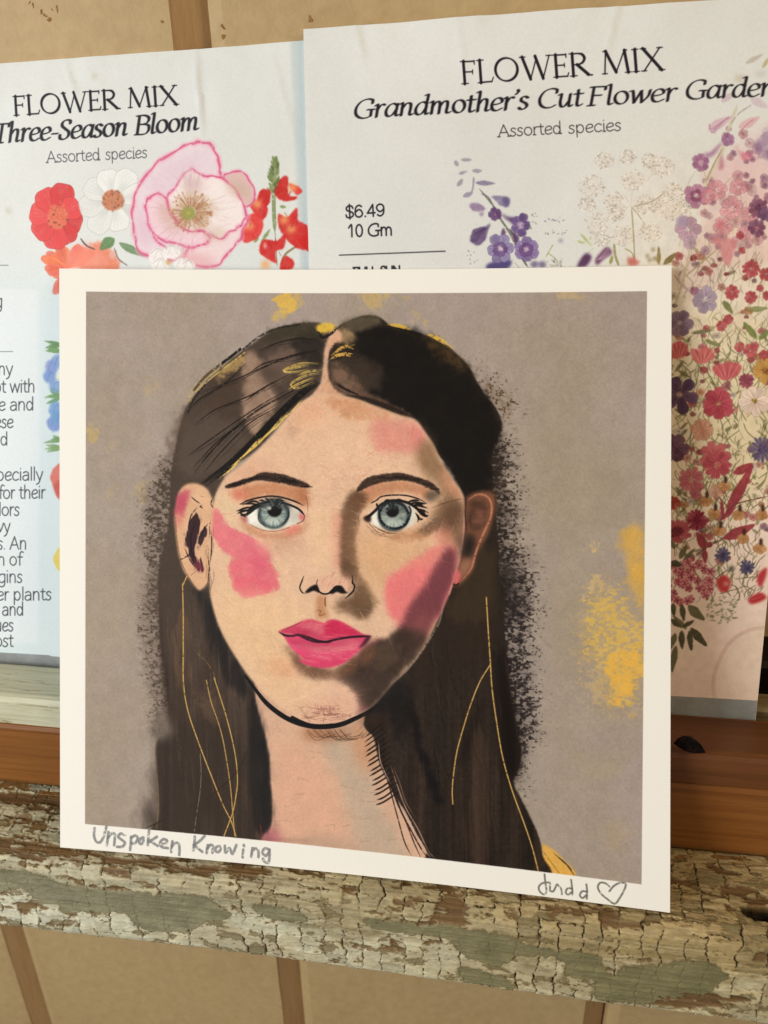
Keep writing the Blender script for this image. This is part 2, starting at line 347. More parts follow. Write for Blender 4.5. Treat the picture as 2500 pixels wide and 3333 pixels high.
    # sweeping dark strands over the crown, left
    for a in (((1600, 465), (1400, 510), (1200, 590), (1000, 680), (820, 740)), ((1560, 480), (1380, 520), (1220, 560), (1120, 620)), ((1400, 620), (1250, 700), (1100, 780), (900, 860), (760, 960)),
              ((1560, 640), (1400, 740), (1200, 850), (1000, 1000), (820, 1180)), ((1350, 740), (1180, 840), (1000, 960), (830, 1080), (720, 1160)), ((1200, 880), (1050, 960), (900, 1080), (760, 1230)),
              ((1120, 930), (980, 1020), (860, 1150), (760, 1270)), ((1100, 560), (960, 690), (800, 790), (740, 850)), ((1180, 480), (1300, 430), (1440, 400), (1560, 410)), ((1250, 700), (1180, 740), (1100, 800)),
              ((1290, 850), (1120, 950), (950, 1120), (830, 1260)), ((1500, 760), (1350, 860), (1200, 1000), (1060, 1150))):
        L(A(*a), 3.2, (34, 28, 25), .85, rough=.3, taper=.25)
        for j in (1, 2):
            L(A(*[(x+RNG.uniform(-14, 14), y+RNG.uniform(-12, 12)+j*9) for x, y in a]), 1.6, (40, 33, 30), .55, rough=.4, taper=.3)
    # hairline stroke bundle down to the ear
    base = [(1580, 690), (1480, 760), (1370, 860), (1280, 950), (1180, 1060), (1080, 1160), (990, 1240), (900, 1310), (820, 1370)]
    for k in range(26):
        o = RNG.uniform(-45, 8); f0 = RNG.uniform(0, .3)
        pts = [(x+o*.7+RNG.uniform(-3, 3), y+o*.5+RNG.uniform(-3, 3)) for x, y in base][int(f0*8):9-int(RNG.uniform(0, 3))]
        L(A(*pts), RNG.uniform(1.6, 4), (30, 26, 24), .8, rough=.3, taper=.2)
    for k, (a, b) in enumerate((((1460, 800), (1300, 950)), ((1340, 900), (1160, 1090)), ((1250, 1000), (1080, 1160)), ((1180, 1050), (1000, 1230)), ((1080, 1160), (930, 1300)), ((1370, 880), (1240, 1020)), ((1200, 1040), (1040, 1190)))):
        m_ = ((a[0]+b[0])/2+8, (a[1]+b[1])/2+6)
        L(A(a, m_, b), 4.5, (222, 188, 100), .95, rough=.35, taper=.3); L(A((a[0]-14, a[1]+10), (m_[0]-12, m_[1]+8), (b[0]-8, b[1]+14)), 2, (240, 214, 140), .8, rough=.3, taper=.3)
    P(B((240, 560), (300, 560), (360, 620), (430, 700), (480, 780), (380, 775), (290, 750), (240, 660)), (196, 156, 130), .5, 14, gr=.4)
    P(B((330, 745), (430, 740), (560, 780), (700, 850), (800, 915), (700, 890), (560, 842), (430, 792)), (116, 92, 76), .8, 5, gr=.5)
    for k in range(16):
        o = RNG.uniform(-26, 10); L(B((330, 770+o*.2), (450, 790+o*.7), (600, 840+o), (720, 890+o*.8), (840, 960+o*.4)), RNG.uniform(1.4, 3), [(30, 24, 21), (64, 50, 42)][k % 2], .8, rough=.3, taper=.3)
    for k in range(10):
        o = RNG.uniform(-14, 14); L(B((270, 680+o), (340, 725+o*.6), (430, 765+o*.4)), 2, (44, 34, 30), .6, rough=.4, taper=.3)
    L(B((140, 775), (220, 755), (330, 760)), 3, (34, 26, 26), .9, rough=.2, taper=.2)
    # little yellow loops at the parting
    for a in (((1580, 620), (1480, 640), (1390, 690), (1420, 720), (1540, 680)), ((1570, 560), (1450, 560), (1340, 605), (1400, 615), (1500, 600)), ((1500, 570), (1420, 585), (1360, 600)), ((1540, 650), (1440, 690), (1370, 730)), ((1590, 600), (1500, 612), (1430, 640))):
        L(A(*a), 3.6, (214, 184, 96), .9, rough=.4, taper=.3); L(A(*[(x+5, y+8) for x, y in a]), 2, (240, 220, 140), .7, rough=.3, taper=.3)
    # parting: skin, yellow, dark ticks
    P(B((250, 350), (290, 340), (330, 400), (270, 440), (235, 500), (225, 560), (240, 660), (290, 740), (360, 780), (180, 770), (110, 790), (180, 700), (200, 600), (205, 490), (225, 420)), (226, 182, 152), 1, 4, gr=.3)
    P(B((165, 310), (275, 308), (255, 350), (170, 360)), (232, 198, 84), .95, 4, gr=.4); P(A((1560, 318), (1659, 312), (1650, 350), (1580, 362)), (232, 198, 84), .6, 5, gr=.4)
    for a in (((250, 510), (330, 460), (410, 440)), ((270, 530), (330, 500), (390, 500)), ((290, 470), (350, 450), (400, 470)), ((240, 540), (300, 505), (380, 515))):
        L(B(*a), 7, (214, 174, 92), .9, rough=.4, taper=.3)
    for a in (((265, 430), (330, 445), (360, 480), (400, 490)), ((250, 445), (290, 440)), ((355, 495), (420, 470), (470, 500)), ((205, 660), (212, 630)), ((230, 540), (250, 500))):
        L(B(*a), 2.6, (40, 30, 28), .8, rough=.3, taper=.3)
    L(B((290, 335), (250, 370), (200, 395), (175, 380)), 7, (38, 30, 34), .9, rough=.3, taper=.2); L(B((200, 395), (170, 360)), 4, (38, 30, 34), .8)
    P(B((360, 420), (420, 380), (480, 400), (470, 470), (400, 470)), (44, 36, 28), .5, 8)
    for a in (((620, 310), (700, 320), (770, 345)), ((880, 375), (940, 395), (1000, 430)), ((900, 385), (980, 420), (1040, 465))):
        L(B(*a), 9, (222, 186, 84), .85, rough=.5, taper=.3)
    for k in range(10):
        L(B((620+k*40, 318+k*13), (640+k*42, 330+k*14), (690+k*42, 350+k*17)), 3, (46, 40, 24), .7, rough=.4, taper=.3)
    L(A((760, 735), (830, 650), (930, 570), (1010, 510), (1060, 470)), 7, (30, 26, 24), .95, rough=.55); L(A((770, 745), (880, 650), (1000, 560), (1090, 490)), 3, (225, 200, 120), .8, rough=.6)
    L(A((1080, 470), (1180, 390), (1300, 335), (1450, 310)), 5, (40, 36, 30), .7, rough=.6); L(A((720, 880), (760, 790), (830, 700)), 5, (36, 32, 30), .7, rough=.6)
    L(A((730, 800), (760, 730), (850, 640), (930, 580)), 12, (218, 190, 110), .35, rough=.6)
    # ---------------- face
    SK = (230, 196, 167)
    face = A((1560, 760), (1460, 810), (1380, 900), (1290, 1010), (1180, 1120), (1070, 1220), (965, 1300), (905, 1400), (880, 1500), (850, 1700), (860, 1950))
    face += C_((868, 180), (905, 320), (960, 450), (1050, 600), (1120, 700), (1200, 790), (1290, 870), (1400, 945), (1530, 1008), (1659, 1016))
    face += D_((200, 1022), (300, 1008), (400, 970), (490, 915), (560, 850), (650, 745), (740, 655), (830, 545), (900, 425), (950, 315), (1000, 200))
    face += B((1040, 2000), (1085, 1870), (1108, 1750), (1122, 1600), (1115, 1430), (1040, 1310), (970, 1200), (920, 1090), (860, 1000), (800, 925), (700, 895), (560, 845), (430, 795), (300, 765), (200, 762))
    P(face, SK, 1, 1.5)
    fmc = Canvas(PW, PH, (0, 0, 0), c.m); fmc.poly(face, (255, 255, 255), 1, 1.5); fm = fmc.a[..., 0]
    def PF(pts, col, al=1., bl=10, **k): c.poly(pts, col, al, bl, clip=fm, **k)
    def LF(pts, w, col, al=1., **k): c.line(pts, w, col, al, clip=fm, **k)
    PF(B((-300, 1000), (100, 850), (500, 950), (700, 1150), (400, 1300), (0, 1250), (-350, 1250)), (233, 196, 166), .8, 35)
    PF(B((210, 780), (400, 790), (560, 860), (760, 910), (600, 930), (420, 930), (300, 900), (230, 840)), (207, 152, 115), .75, 14, gr=.5)
    PF(A((1560, 770), (1400, 900), (1420, 960), (1600, 900)), (222, 165, 132), .5, 16)
    PF(B((510, 960), (640, 930), (780, 920), (830, 990), (850, 1090), (830, 1130), (700, 1130), (560, 1130), (520, 1050)), (224, 148, 138), .75, 14, gr=.4, gs=30)
    PF(B((790, 950), (850, 1000), (860, 1120), (820, 1100), (790, 1010)), (226, 130, 130), .6, 10)
    PF(B((850, 1000), (920, 1090), (980, 1200), (1050, 1330), (1120, 1440), (1115, 1700), (1090, 1800), (960, 1650), (880, 1560), (960, 1500), (950, 1350), (850, 1280), (800, 1150), (850, 1100)), (152, 120, 92), .92, 16, gr=.3, gs=40)
    PF(B((980, 1450), (1100, 1440), (1110, 1650), (1030, 1700), (960, 1600)), (104, 78, 62), .85, 18, gr=.3, gs=30)
    PF(B((980, 1230), (1060, 1330), (1110, 1420), (1060, 1430), (980, 1330)), (222, 160, 132), .6, 8)
    PF(A((1370, 960), (1420, 960), (1420, 1020), (1380, 1040)), (196, 160, 136), .7, 9)
    PF(A((960, 1300), (1100, 1210), (1300, 1230), (1250, 1300), (1000, 1370)), (222, 170, 145), .5, 16)
    # temple light and face bottom colour
    PF(A((910, 1400), (1000, 1360), (1060, 1500), (1010, 1620), (920, 1560)), (232, 206, 172), .8, 16)
    PF(C_((900, 100), (1200, 150), (1500, 300), (1400, 600), (1500, 900), (1300, 860), (1050, 600), (920, 330)), (234, 200, 160), .7, 30)
    # brows' shadow zones, lids
    PF(A((1000, 1390), (1200, 1330), (1400, 1350), (1490, 1380), (1500, 1500), (1400, 1450), (1250, 1415), (1110, 1450), (1050, 1440)), (198, 138, 102), .85, 9, gr=.3)
    PF(A((1000, 1385), (1070, 1375), (1100, 1430), (1060, 1450), (1010, 1430)), (222, 138, 120), .8, 8)
    PF(A((1440, 1370), (1500, 1380), (1500, 1480), (1450, 1450)), (176, 112, 80), .6, 8)
    PF(B((430, 1380), (560, 1330), (700, 1325), (860, 1350), (930, 1420), (880, 1440), (760, 1400), (600, 1410), (500, 1470), (430, 1520), (380, 1480)), (198, 143, 108), .9, 9, gr=.3)
    # nose shade, right of the bridge
    PF(B((420, 1380), (470, 1400), (500, 1450), (440, 1520), (430, 1600), (410, 1700), (420, 1860), (400, 1960), (330, 1930), (310, 1860), (305, 1720), (310, 1600), (330, 1480), (370, 1410)), (108, 80, 60), .92, 9, gr=.3, gs=30)
    PF(B((305, 1850), (360, 1840), (420, 1900), (470, 1990), (520, 2060), (520, 2160), (440, 2211), (380, 2100), (400, 1980), (330, 1950)), (98, 74, 56), .92, 11, gr=.3)
    PF(B((260, 1560), (310, 1530), (305, 1640), (300, 1800), (310, 1900), (270, 1860), (262, 1700)), (218, 138, 124), .6, 9)
    PF(D_((260, 210), (400, 170), (500, 150), (530, 230), (500, 290), (450, 330), (350, 290), (270, 260)), (118, 92, 70), .9, 12, gr=.3, gs=24)
    PF(B((420, 1620), (700, 1700), (960, 1720), (900, 1850), (700, 1900), (560, 2100), (480, 1980), (420, 1850)), (220, 176, 134), .7, 24)
    # cheek left (pink watercolour)
    PK = (230, 122, 138)
    PF(A((850, 1500), (930, 1520), (960, 1600), (1040, 1640), (1130, 1690), (1230, 1760), (1250, 1850), (1300, 1960), (1310, 2030), (1230, 2060), (1130, 2080), (1050, 2060), (1010, 1990), (1030, 1950), (990, 1890), (1000, 1820), (930, 1740), (880, 1660), (850, 1580)), PK, .74, 7, gr=.7, gs=22, seed=4, soft=.5)
    PF(A((1100, 1720), (1230, 1770), (1250, 1860), (1200, 1960), (1110, 1930), (1100, 1840)), (214, 98, 132), .5, 12, gr=.6, gs=20)
    PF(A((860, 1540), (960, 1560), (1000, 1640), (1120, 1680), (1240, 1760), (1250, 1850), (1130, 1860), (1000, 1800), (920, 1740), (870, 1650)), PK, .5, 6, gr=.6, gs=18, soft=.4)
    PF(A((980, 1850), (1120, 1820), (1260, 1860), (1312, 1960), (1300, 2040), (1200, 2060), (1130, 2090), (1040, 2050), (1000, 1980)), (232, 112, 130), .55, 6, gr=.65, gs=20, soft=.4)
    PF(A((1010, 1960), (1150, 1950), (1280, 2000), (1230, 2060), (1090, 2070)), (232, 96, 122), .55, 9, gr=.4)
    PF(A((800, 1480), (860, 1480), (900, 1560), (880, 1640), (830, 1580)), (236, 146, 136), .7, 9)
    PF(A((1150, 1700), (1240, 1690), (1260, 1780), (1200, 1780)), (238, 178, 160), .6, 10)
    # cheek right
    PF(B((990, 1720), (1080, 1790), (1050, 1990), (1000, 2120), (990, 2211), (640, 2211), (610, 2090), (640, 1980), (720, 1880), (830, 1800)), (232, 134, 134), .8, 10, gr=.4, gs=30)
    PF(D_((615, 60), (760, 0), (1060, 0), (1000, 200), (920, 330), (820, 440), (720, 430), (690, 360), (640, 270)), (232, 132, 134), .8, 10, gr=.4, gs=30)
    PF(B((960, 1620), (1010, 1640), (1060, 1760), (980, 1760), (920, 1680)), (226, 150, 134), .7, 12)
    sh = B((1010, 1760), (1070, 1800), (1050, 1960), (1000, 2080), (960, 2211))+D_((940, 300), (850, 470), (700, 640), (560, 830), (420, 960), (440, 860), (390, 760), (340, 680), (500, 470), (650, 450), (760, 240))+B((860, 2000), (930, 1880))
    PF(sh, (122, 70, 78), .92, 6)
    PF(D_((690, 380), (830, 400), (900, 400), (830, 560), (700, 690), (600, 800), (520, 880), (430, 900), (420, 800), (300, 720), (320, 640), (480, 560), (560, 470), (640, 440)), (68, 56, 48), .97, 12, gr=.3, gs=30)
    PF(D_((560, 470), (680, 470), (680, 640), (560, 680), (520, 560)), (112, 94, 76), .5, 16, gr=.6)
    PF(D_((430, 700), (640, 660), (600, 800), (500, 880)), (84, 70, 62), .5, 14)
    PF(D_((790, 320), (930, 300), (850, 430), (790, 440)), (150, 96, 92), .6, 12)
    PF(B((1080, 1480), (1118, 1600), (1105, 1740), (1095, 1790), (1060, 1720), (1100, 1600)), (112, 84, 70), .55, 6)
    L(D_((985, 200), (960, 330), (900, 440), (820, 560), (740, 660), (650, 745)), 5, (176, 156, 142), .55, rough=.5, taper=.2)
    L(B((1120, 1560), (1110, 1700), (1090, 1830), (1050, 1960), (1020, 2060)), 4, (226, 160, 150), .7, rough=.3)
    # below-eye shades
    PF(A((1060, 1590), (1130, 1620), (1250, 1660), (1380, 1660), (1480, 1600), (1480, 1560), (1510, 1600), (1450, 1670), (1350, 1700), (1220, 1700), (1120, 1660)), (196, 138, 104), .75, 7, gr=.3)
    PF(A((1340, 1660), (1390, 1620), (1450, 1600), (1440, 1640), (1390, 1670)), (232, 120, 116), .8, 6)
    PF(A((1250, 1720), (1450, 1660), (1500, 1640), (1430, 1750), (1290, 1790), (1250, 1770)), (204, 160, 138), .65, 14)
    PF(B((480, 1620), (600, 1660), (750, 1660), (880, 1600), (960, 1560), (930, 1640), (820, 1700), (680, 1710), (560, 1670)), (182, 130, 94), .75, 9, gr=.4)
    PF(B((820, 1640), (900, 1580), (950, 1540), (940, 1600), (870, 1660)), (110, 92, 80), .5, 7)
    for k in range(8):
        L(B((800+k*8, 1660+k*4), (880+k*8, 1610+k*5), (930+k*6, 1560+k*2)), 1.6, (62, 48, 42), .55, rough=.5, taper=.3)
    # mouth shadow, chin
    PF(C_((1330, 480), (1400, 520), (1480, 600), (1659, 650))+D_((240, 650), (360, 600), (440, 530), (500, 480), (560, 540), (400, 660), (240, 720), (60, 680))+C_((1500, 680), (1400, 620)), (118, 86, 68), .92, 11, gr=.35, gs=26)
    PF(C_((1230, 610), (1330, 580), (1430, 640), (1400, 700), (1280, 680)), (222, 168, 132), .7, 14)
    PF(D_((250, 720), (400, 760), (440, 900), (350, 980), (200, 1000), (100, 980), (300, 900)), (226, 184, 164), .6, 18)
    PF(C_((1500, 860), (1640, 820))+D_((280, 850), (360, 900), (330, 980), (150, 1005), (50, 980)), (226, 178, 156), .6, 18)
    for k in range(34):
        x, y = RNG.uniform(60, 330), RNG.uniform(890, 985); L(D_((x-30, y+RNG.uniform(-12, 12)), (x+20, y), (x+60, y+RNG.uniform(-14, 14))), 1.1, (112, 66, 60), .5, rough=.4)
    for k in range(14):
        x, y = RNG.uniform(150, 260), RNG.uniform(890, 990); L(D_((x, y-20), (x+RNG.uniform(-8, 8), y+20)), 1.4, (130, 70, 72), .5, rough=.4)
    # pink scribbles on the brow
    for k in range(70):
        x, y = RNG.uniform(180, 640), RNG.uniform(1090, 1400); s = RNG.uniform(15, 60)
        L(B((x, y), (x+s*.4, y-s*.35+RNG.uniform(-8, 8)), (x+s, y-s*.3+RNG.uniform(-10, 14))), 1.3, (196, 112, 108), .4, rough=.5)
    for k in range(40):
        x, y = RNG.uniform(1560, 1900), RNG.uniform(1100, 1500)
        L(A((x, y), (x+RNG.uniform(5, 40), y+RNG.uniform(-25, 25))), 1.1, (206, 130, 112), .35, rough=.5)
    # layered skin: short translucent strokes, each a little off the colour beneath
    ys_, xs_ = np.nonzero(fm > .9); pick = np.random.RandomState(3).randint(0, len(ys_), 1500); rs = np.random.RandomState(4)
    for q in pick:
        y, x = ys_[q], xs_[q]; cc = c.a[y, x]*255; a_ = rs.uniform(-.9, .9)+(1.2 if x > 900 else .3); l = rs.uniform(8, 34)
        cc = np.clip(cc*rs.uniform(.90, 1.09)+np.array([rs.uniform(-3, 8), rs.uniform(-5, 4), rs.uniform(-6, 4)]), 0, 255)
        c.line([(x-l*np.cos(a_), y-l*np.sin(a_)), (x, y+rs.uniform(-3, 3)), (x+l*np.cos(a_), y+l*np.sin(a_))], rs.uniform(2, 7), tuple(cc), .28, rough=.45, taper=.4, raw=True, clip=fm)
    # light planes
    PF(A((1560, 1080), (1750, 1000), (1900, 1100), (1850, 1240), (1620, 1240)), (240, 208, 176), .4, 26, gr=.5)
    PF(B((120, 1500), (230, 1480), (260, 1650), (250, 1850), (150, 1900), (100, 1700)), (240, 206, 168), .5, 18, gr=.4)
    PF(A((1050, 2000), (1300, 2080), (1350, 2211), (1000, 2211)), (238, 204, 168), .4, 20)
    # philtrum
    PF(D_((160, 170), (215, 180), (215, 250), (240, 300), (200, 320), (160, 310)), (192, 142, 104), .85, 5); L(D_((214, 175), (212, 210), (216, 245)), 4, (128, 82, 56), .8, taper=.2); L(D_((165, 265), (185, 270), (175, 300), (210, 290)), 3, (160, 98, 70), .7)
    # nose
    PF(D_((60, 60), (180, 70), (360, 40), (400, 100), (330, 130), (230, 130), (120, 110)), (228, 180, 160), .7, 12)
    for k in range(20):
        x, y = RNG.uniform(180, 340), RNG.uniform(30, 120); L(D_((x, y), (x+20, y-25)), 1.1, (190, 120, 110), .5, rough=.4)
    N = (28, 24, 27)
    L(D_((75, 40), (60, 80), (48, 115), (60, 145), (80, 157)), 3.4, N, .95, taper=.2); L(D_((165, 62), (158, 85), (162, 105)), 2.2, N, .7, taper=.3)
    P(D_((82, 150), (110, 118), (150, 98), (165, 110), (175, 150), (140, 138), (105, 150)), N, 1, 1.2)
    L(D_((160, 105), (172, 140), (200, 158), (235, 155), (262, 130), (280, 112), (318, 106)), 4.2, N, .95, taper=.1)
    P(D_((240, 150), (285, 112), (320, 108), (345, 140), (360, 152), (320, 156), (290, 145), (262, 158)), N, 1, 1.2)
    L(D_((392, 60), (390, 85), (404, 105), (395, 140), (370, 165), (342, 190)), 4, N, .95, taper=.2); L(D_((388, 38), (395, 90)), 2, N, .8)
    # lips
    up = C_((1310, 404), (1400, 365), (1480, 330), (1525, 325), (1570, 338), (1620, 352))+D_((215, 340), (265, 325), (320, 340), (400, 385), (460, 420), (515, 432), (480, 440), (400, 440), (300, 450), (200, 465), (100, 440), (0, 425))+C_((1400, 420), (1340, 418))
    lowr = C_((1345, 430), (1400, 425), (1440, 430), (1540, 462), (1600, 472))+D_((260, 465), (380, 445), (500, 440), (450, 510), (400, 560), (330, 610), (250, 636), (180, 638), (90, 620), (30, 580))+C_((1480, 590), (1400, 520), (1360, 460))
    P(up, (214, 80, 112), 1, 1.5); P(lowr, (226, 92, 128), 1, 1.5)
    lm = Canvas(PW, PH, (0, 0, 0), c.m); lm.poly(up, (255, 255, 255)); lm.poly(lowr, (255, 255, 255)); lmk = lm.a[..., 0]
    c.poly(D_((200, 400), (260, 330), (400, 380), (460, 425), (330, 440), (220, 440)), (206, 50, 92), .8, 7, clip=lmk, gr=.4)
    c.poly(C_((1430, 360), (1500, 335), (1560, 350), (1640, 380))+D_((150, 380), (210, 370), (170, 430), (60, 420))+C_((1560, 410)), (222, 130, 138), .75, 7, clip=lmk, gr=.5)
    c.poly(D_((-120, 470), (60, 480), (200, 490), (340, 470), (430, 455), (420, 510), (300, 540), (120, 540), (-60, 520)), (226, 140, 146), .75, 8, clip=lmk, gr=.6, st=(30, 8))
    c.poly(D_((0, 560), (120, 600), (280, 590), (360, 560), (300, 640), (100, 640)), (222, 68, 112), .7, 9, clip=lmk)
    c.poly(C_((1350, 450), (1420, 480), (1500, 580), (1420, 540)), (232, 76, 130), .7, 9, clip=lmk)
    for k in range(60):
        x = RNG.uniform(-230, 420); y = RNG.uniform(345, 600); s = RNG.uniform(40, 130)
        v = [(240, 160, 160), (188, 50, 88), (242, 130, 150)][k % 3]
        c.line(D_((x, y), (x+s*.5, y+RNG.uniform(0, 12)), (x+s, y+RNG.uniform(-14, 10))), 1.5, v, .5, rough=.4, clip=lmk, taper=.3)
    L(C_((1310, 404), (1400, 368), (1470, 335)), 2.4, (120, 42, 62), .7, rough=.3, taper=.3)
    L(C_((1312, 406), (1350, 428), (1400, 432), (1440, 425), (1500, 440), (1560, 462), (1620, 472), (1659, 468)), 6, (46, 24, 38), .9, taper=.12, rough=.15)
    L(D_((30, 428), (100, 455), (150, 470), (220, 470), (300, 452), (380, 440), (460, 435), (512, 434)), 6, (46, 26, 40), .92, taper=.12, rough=.15)
    P(D_((512, 434), (480, 440), (455, 480), (430, 510), (460, 500), (495, 465)), (46, 26, 36), .8, 2)
    # eyebrows
    P(A((962, 1357), (1060, 1318), (1140, 1296), (1188, 1270), (1260, 1269), (1340, 1281), (1420, 1307), (1508, 1346), (1502, 1368), (1420, 1359), (1340, 1340), (1240, 1325), (1160, 1322), (1060, 1353), (985, 1373)), (48, 36, 32), .92, 1.6, gr=.35, gs=4)
    for k in range(40):
        t = RNG.uniform(0, 1); x = 980+t*520; y = np.interp(x, [980, 1160, 1260, 1500], [1360, 1300, 1300, 1352])
        L(A((x-35, y+RNG.uniform(-14, 14)+8), (x, y+RNG.uniform(-12, 10)), (x+40, y+RNG.uniform(-14, 16))), 2.4, (38, 28, 26), .8, rough=.3, taper=.3)
    P(B((414, 1392), (438, 1344), (489, 1301), (580, 1280), (700, 1271), (800, 1295), (903, 1332), (955, 1385), (958, 1414), (912, 1381), (820, 1340), (720, 1320), (600, 1330), (500, 1359), (440, 1388)), (56, 42, 35), .92, 1.8, gr=.3, gs=4)
    P(B((860, 1420), (900, 1380), (955, 1390), (960, 1420), (920, 1450), (890, 1460)), (100, 88, 76), .8, 5)
    for k in range(30):
        x = RNG.uniform(440, 930); y = np.interp(x, [430, 560, 700, 820, 950], [1370, 1305, 1297, 1318, 1390])
        L(B((x-30, y+RNG.uniform(-8, 12)), (x, y+RNG.uniform(-10, 8)), (x+35, y+RNG.uniform(-6, 12))), 2.2, (42, 32, 28), .7, rough=.3, taper=.3)
    # ---- left eye
    P(A((1075, 1575), (1100, 1525), (1160, 1480), (1260, 1450), (1360, 1460), (1440, 1505), (1480, 1550), (1470, 1580), (1400, 1610), (1300, 1640), (1220, 1640), (1140, 1610)), (228, 226, 214), 1, 2)
    P(A((1100, 1540), (1150, 1500), (1170, 1580), (1120, 1600)), (244, 244, 236), .9, 4); P(A((1390, 1500), (1450, 1540), (1440, 1580), (1390, 1590)), (205, 200, 186), .8, 5)
    P(A((1060, 1555), (1100, 1555), (1105, 1600), (1085, 1590)), (170, 70, 66), .8, 4); P(A((1445, 1530), (1485, 1550), (1470, 1585), (1445, 1570)), (214, 120, 116), .9, 3)
    X, Y = A((1278, 1535))[0]
    def iris(X, Y, r, cols, pup, pr, hx, hy, hr):
        c.blob(X, Y, r*1.03, r, (34, 46, 52), 1, 1.5)
        c.blob(X, Y, r*.88, r*.86, cols[0], 1, 3)
        for k in range(90):
            a = RNG.uniform(0, 2*np.pi); r0, r1 = RNG.uniform(.3, .55)*r, RNG.uniform(.65, .88)*r
            c.line([(X+r0*np.cos(a), Y+r0*np.sin(a)), (X+r1*np.cos(a), Y+r1*np.sin(a))], 1.6, cols[1+k % 3], .55, rough=.2)
        c.blob(X, Y+r*.55, r*.5, r*.25, cols[1], .55, 4)
        c.blob(pup[0], pup[1], pr, pr, (28, 25, 26), 1, 1.2)
        c.blob(hx, hy, hr, hr*.9, (236, 236, 228), 1, 1.2)
    iris(X, Y, 49, [(158, 172, 166), (200, 210, 202), (112, 126, 126), (138, 152, 148)], A((1283, 1510))[0], 24, *A((1247, 1497))[0], 8)
    P(A((1180, 1480), (1290, 1455), (1380, 1480), (1380, 1500), (1280, 1480), (1190, 1500)), (60, 56, 54), .6, 4)
    L(A((1375, 1500), (1372, 1560), (1330, 1615)), 3.5, (30, 36, 42), .8, taper=.2); L(A((1180, 1520), (1182, 1580), (1230, 1625)), 3, (36, 46, 52), .8, taper=.2)
    K = (26, 23, 25)
    L(A((1055, 1475), (1110, 1450), (1180, 1432), (1260, 1422), (1340, 1432), (1420, 1458), (1470, 1482)), 4.4, K, .9, rough=.15, taper=.15)
    L(A((1095, 1545), (1130, 1495), (1190, 1470), (1250, 1460), (1330, 1465), (1380, 1478), (1430, 1500), (1460, 1525), (1478, 1548)), 5.5, K, .95, rough=.1, taper=.12)
    L(A((1100, 1550), (1150, 1500), (1200, 1480)), 10, K, .9, taper=.3)
    for a in (((1150, 1490), (1090, 1500), (1035, 1520)), ((1130, 1510), (1080, 1520), (1040, 1535)), ((1120, 1530), (1080, 1545), (1060, 1545)), ((1180, 1475), (1120, 1470), (1060, 1475)), ((1200, 1470), (1150, 1455), (1100, 1465)), ((1150, 1500), (1100, 1515), (1045, 1518)),
              ((1250, 1462), (1240, 1445), (1220, 1435)), ((1290, 1462), (1300, 1445), (1330, 1440)), ((1225, 1465), (1205, 1450), (1180, 1450)), ((1270, 1462), (1268, 1448), (1255, 1440)), ((1310, 1465), (1325, 1452), (1345, 1450)), ((1320, 1470), (1350, 1455)), ((1100, 1560), (1080, 1545), (1050, 1525))):
        L(A(*a), 5, K, .9, rough=.2, taper=.35)
    L(A((1478, 1548), (1470, 1580), (1430, 1600)), 2.4, (120, 60, 58), .8); L(A((1120, 1605), (1200, 1640), (1290, 1650), (1380, 1625)), 2.2, (150, 96, 78), .7, rough=.3)
    # ---- right eye
    P(B((500, 1585), (520, 1540), (560, 1500), (620, 1465), (700, 1460), (780, 1490), (810, 1540), (800, 1590), (760, 1620), (690, 1640), (620, 1640), (560, 1625)), (226, 222, 208), 1, 2)
    P(B((505, 1560), (540, 1520), (580, 1600), (560, 1615), (515, 1595)), (244, 240, 228), .9, 3)
    P(B((462, 1560), (500, 1545), (512, 1565), (505, 1590), (475, 1585)), (52, 32, 32), .95, 2)
    X, Y = B((658, 1550))[0]
    iris(X, Y, 50, [(156, 166, 158), (194, 202, 194), (106, 116, 114), (134, 144, 140)], B((650, 1515))[0], 22, *B((612, 1487))[0], 5)
    L(B((565, 1510), (570, 1570), (610, 1615), (670, 1632), (730, 1610), (755, 1570)), 6, (24, 30, 36), .92, rough=.1); L(B((570, 1520), (600, 1480), (660, 1465), (720, 1480), (755, 1530)), 6, K, .85)
    L(B((758, 1570), (770, 1520), (760, 1490)), 5, (30, 42, 54), .8)
    L(B((540, 1450), (580, 1425), (650, 1415), (740, 1418), (820, 1440), (870, 1465)), 3.6, K, .9, rough=.2, taper=.2); L(B((515, 1465), (545, 1450), (560, 1440)), 3, K, .8)
    L(B((470, 1562), (500, 1550), (540, 1515), (580, 1475), (640, 1452), (720, 1456), (780, 1480), (830, 1520), (860, 1545)), 7, K, .95, rough=.1, taper=.12)
    for a in (((760, 1470), (810, 1465), (875, 1470)), ((780, 1480), (830, 1485), (880, 1500)), ((800, 1500), (850, 1515), (885, 1530)), ((815, 1520), (850, 1545), (880, 1558)), ((790, 1490), (830, 1470), (860, 1475)), ((810, 1510), (850, 1530), (870, 1545)), ((800, 1530), (820, 1560), (815, 1590)), ((740, 1462), (790, 1450), (830, 1452)),
              ((560, 1500), (550, 1480), (548, 1468)), ((600, 1465), (610, 1450), (640, 1445)), ((660, 1455), (690, 1445), (720, 1450)), ((825, 1530), (865, 1550), (885, 1545)), ((790, 1480), (820, 1470), (850, 1485)), ((805, 1540), (830, 1570), (850, 1570))):
        L(B(*a), 5.5, K, .92, rough=.2, taper=.35)
    L(B((520, 1610), (570, 1640), (620, 1660), (680, 1665)), 3, (70, 52, 46), .7, rough=.4, taper=.3); L(B((500, 1600), (545, 1650), (600, 1670)), 2, (60, 46, 42), .6, rough=.4)
    L(B((480, 1610), (540, 1665), (640, 1690)), 6, (120, 100, 86), .4, rough=.4, taper=.3)
    L(B((905, 1500), (980, 1470), (1050, 1450), (1110, 1436)), 2, (84, 58, 48), .7, rough=.4, taper=.2)
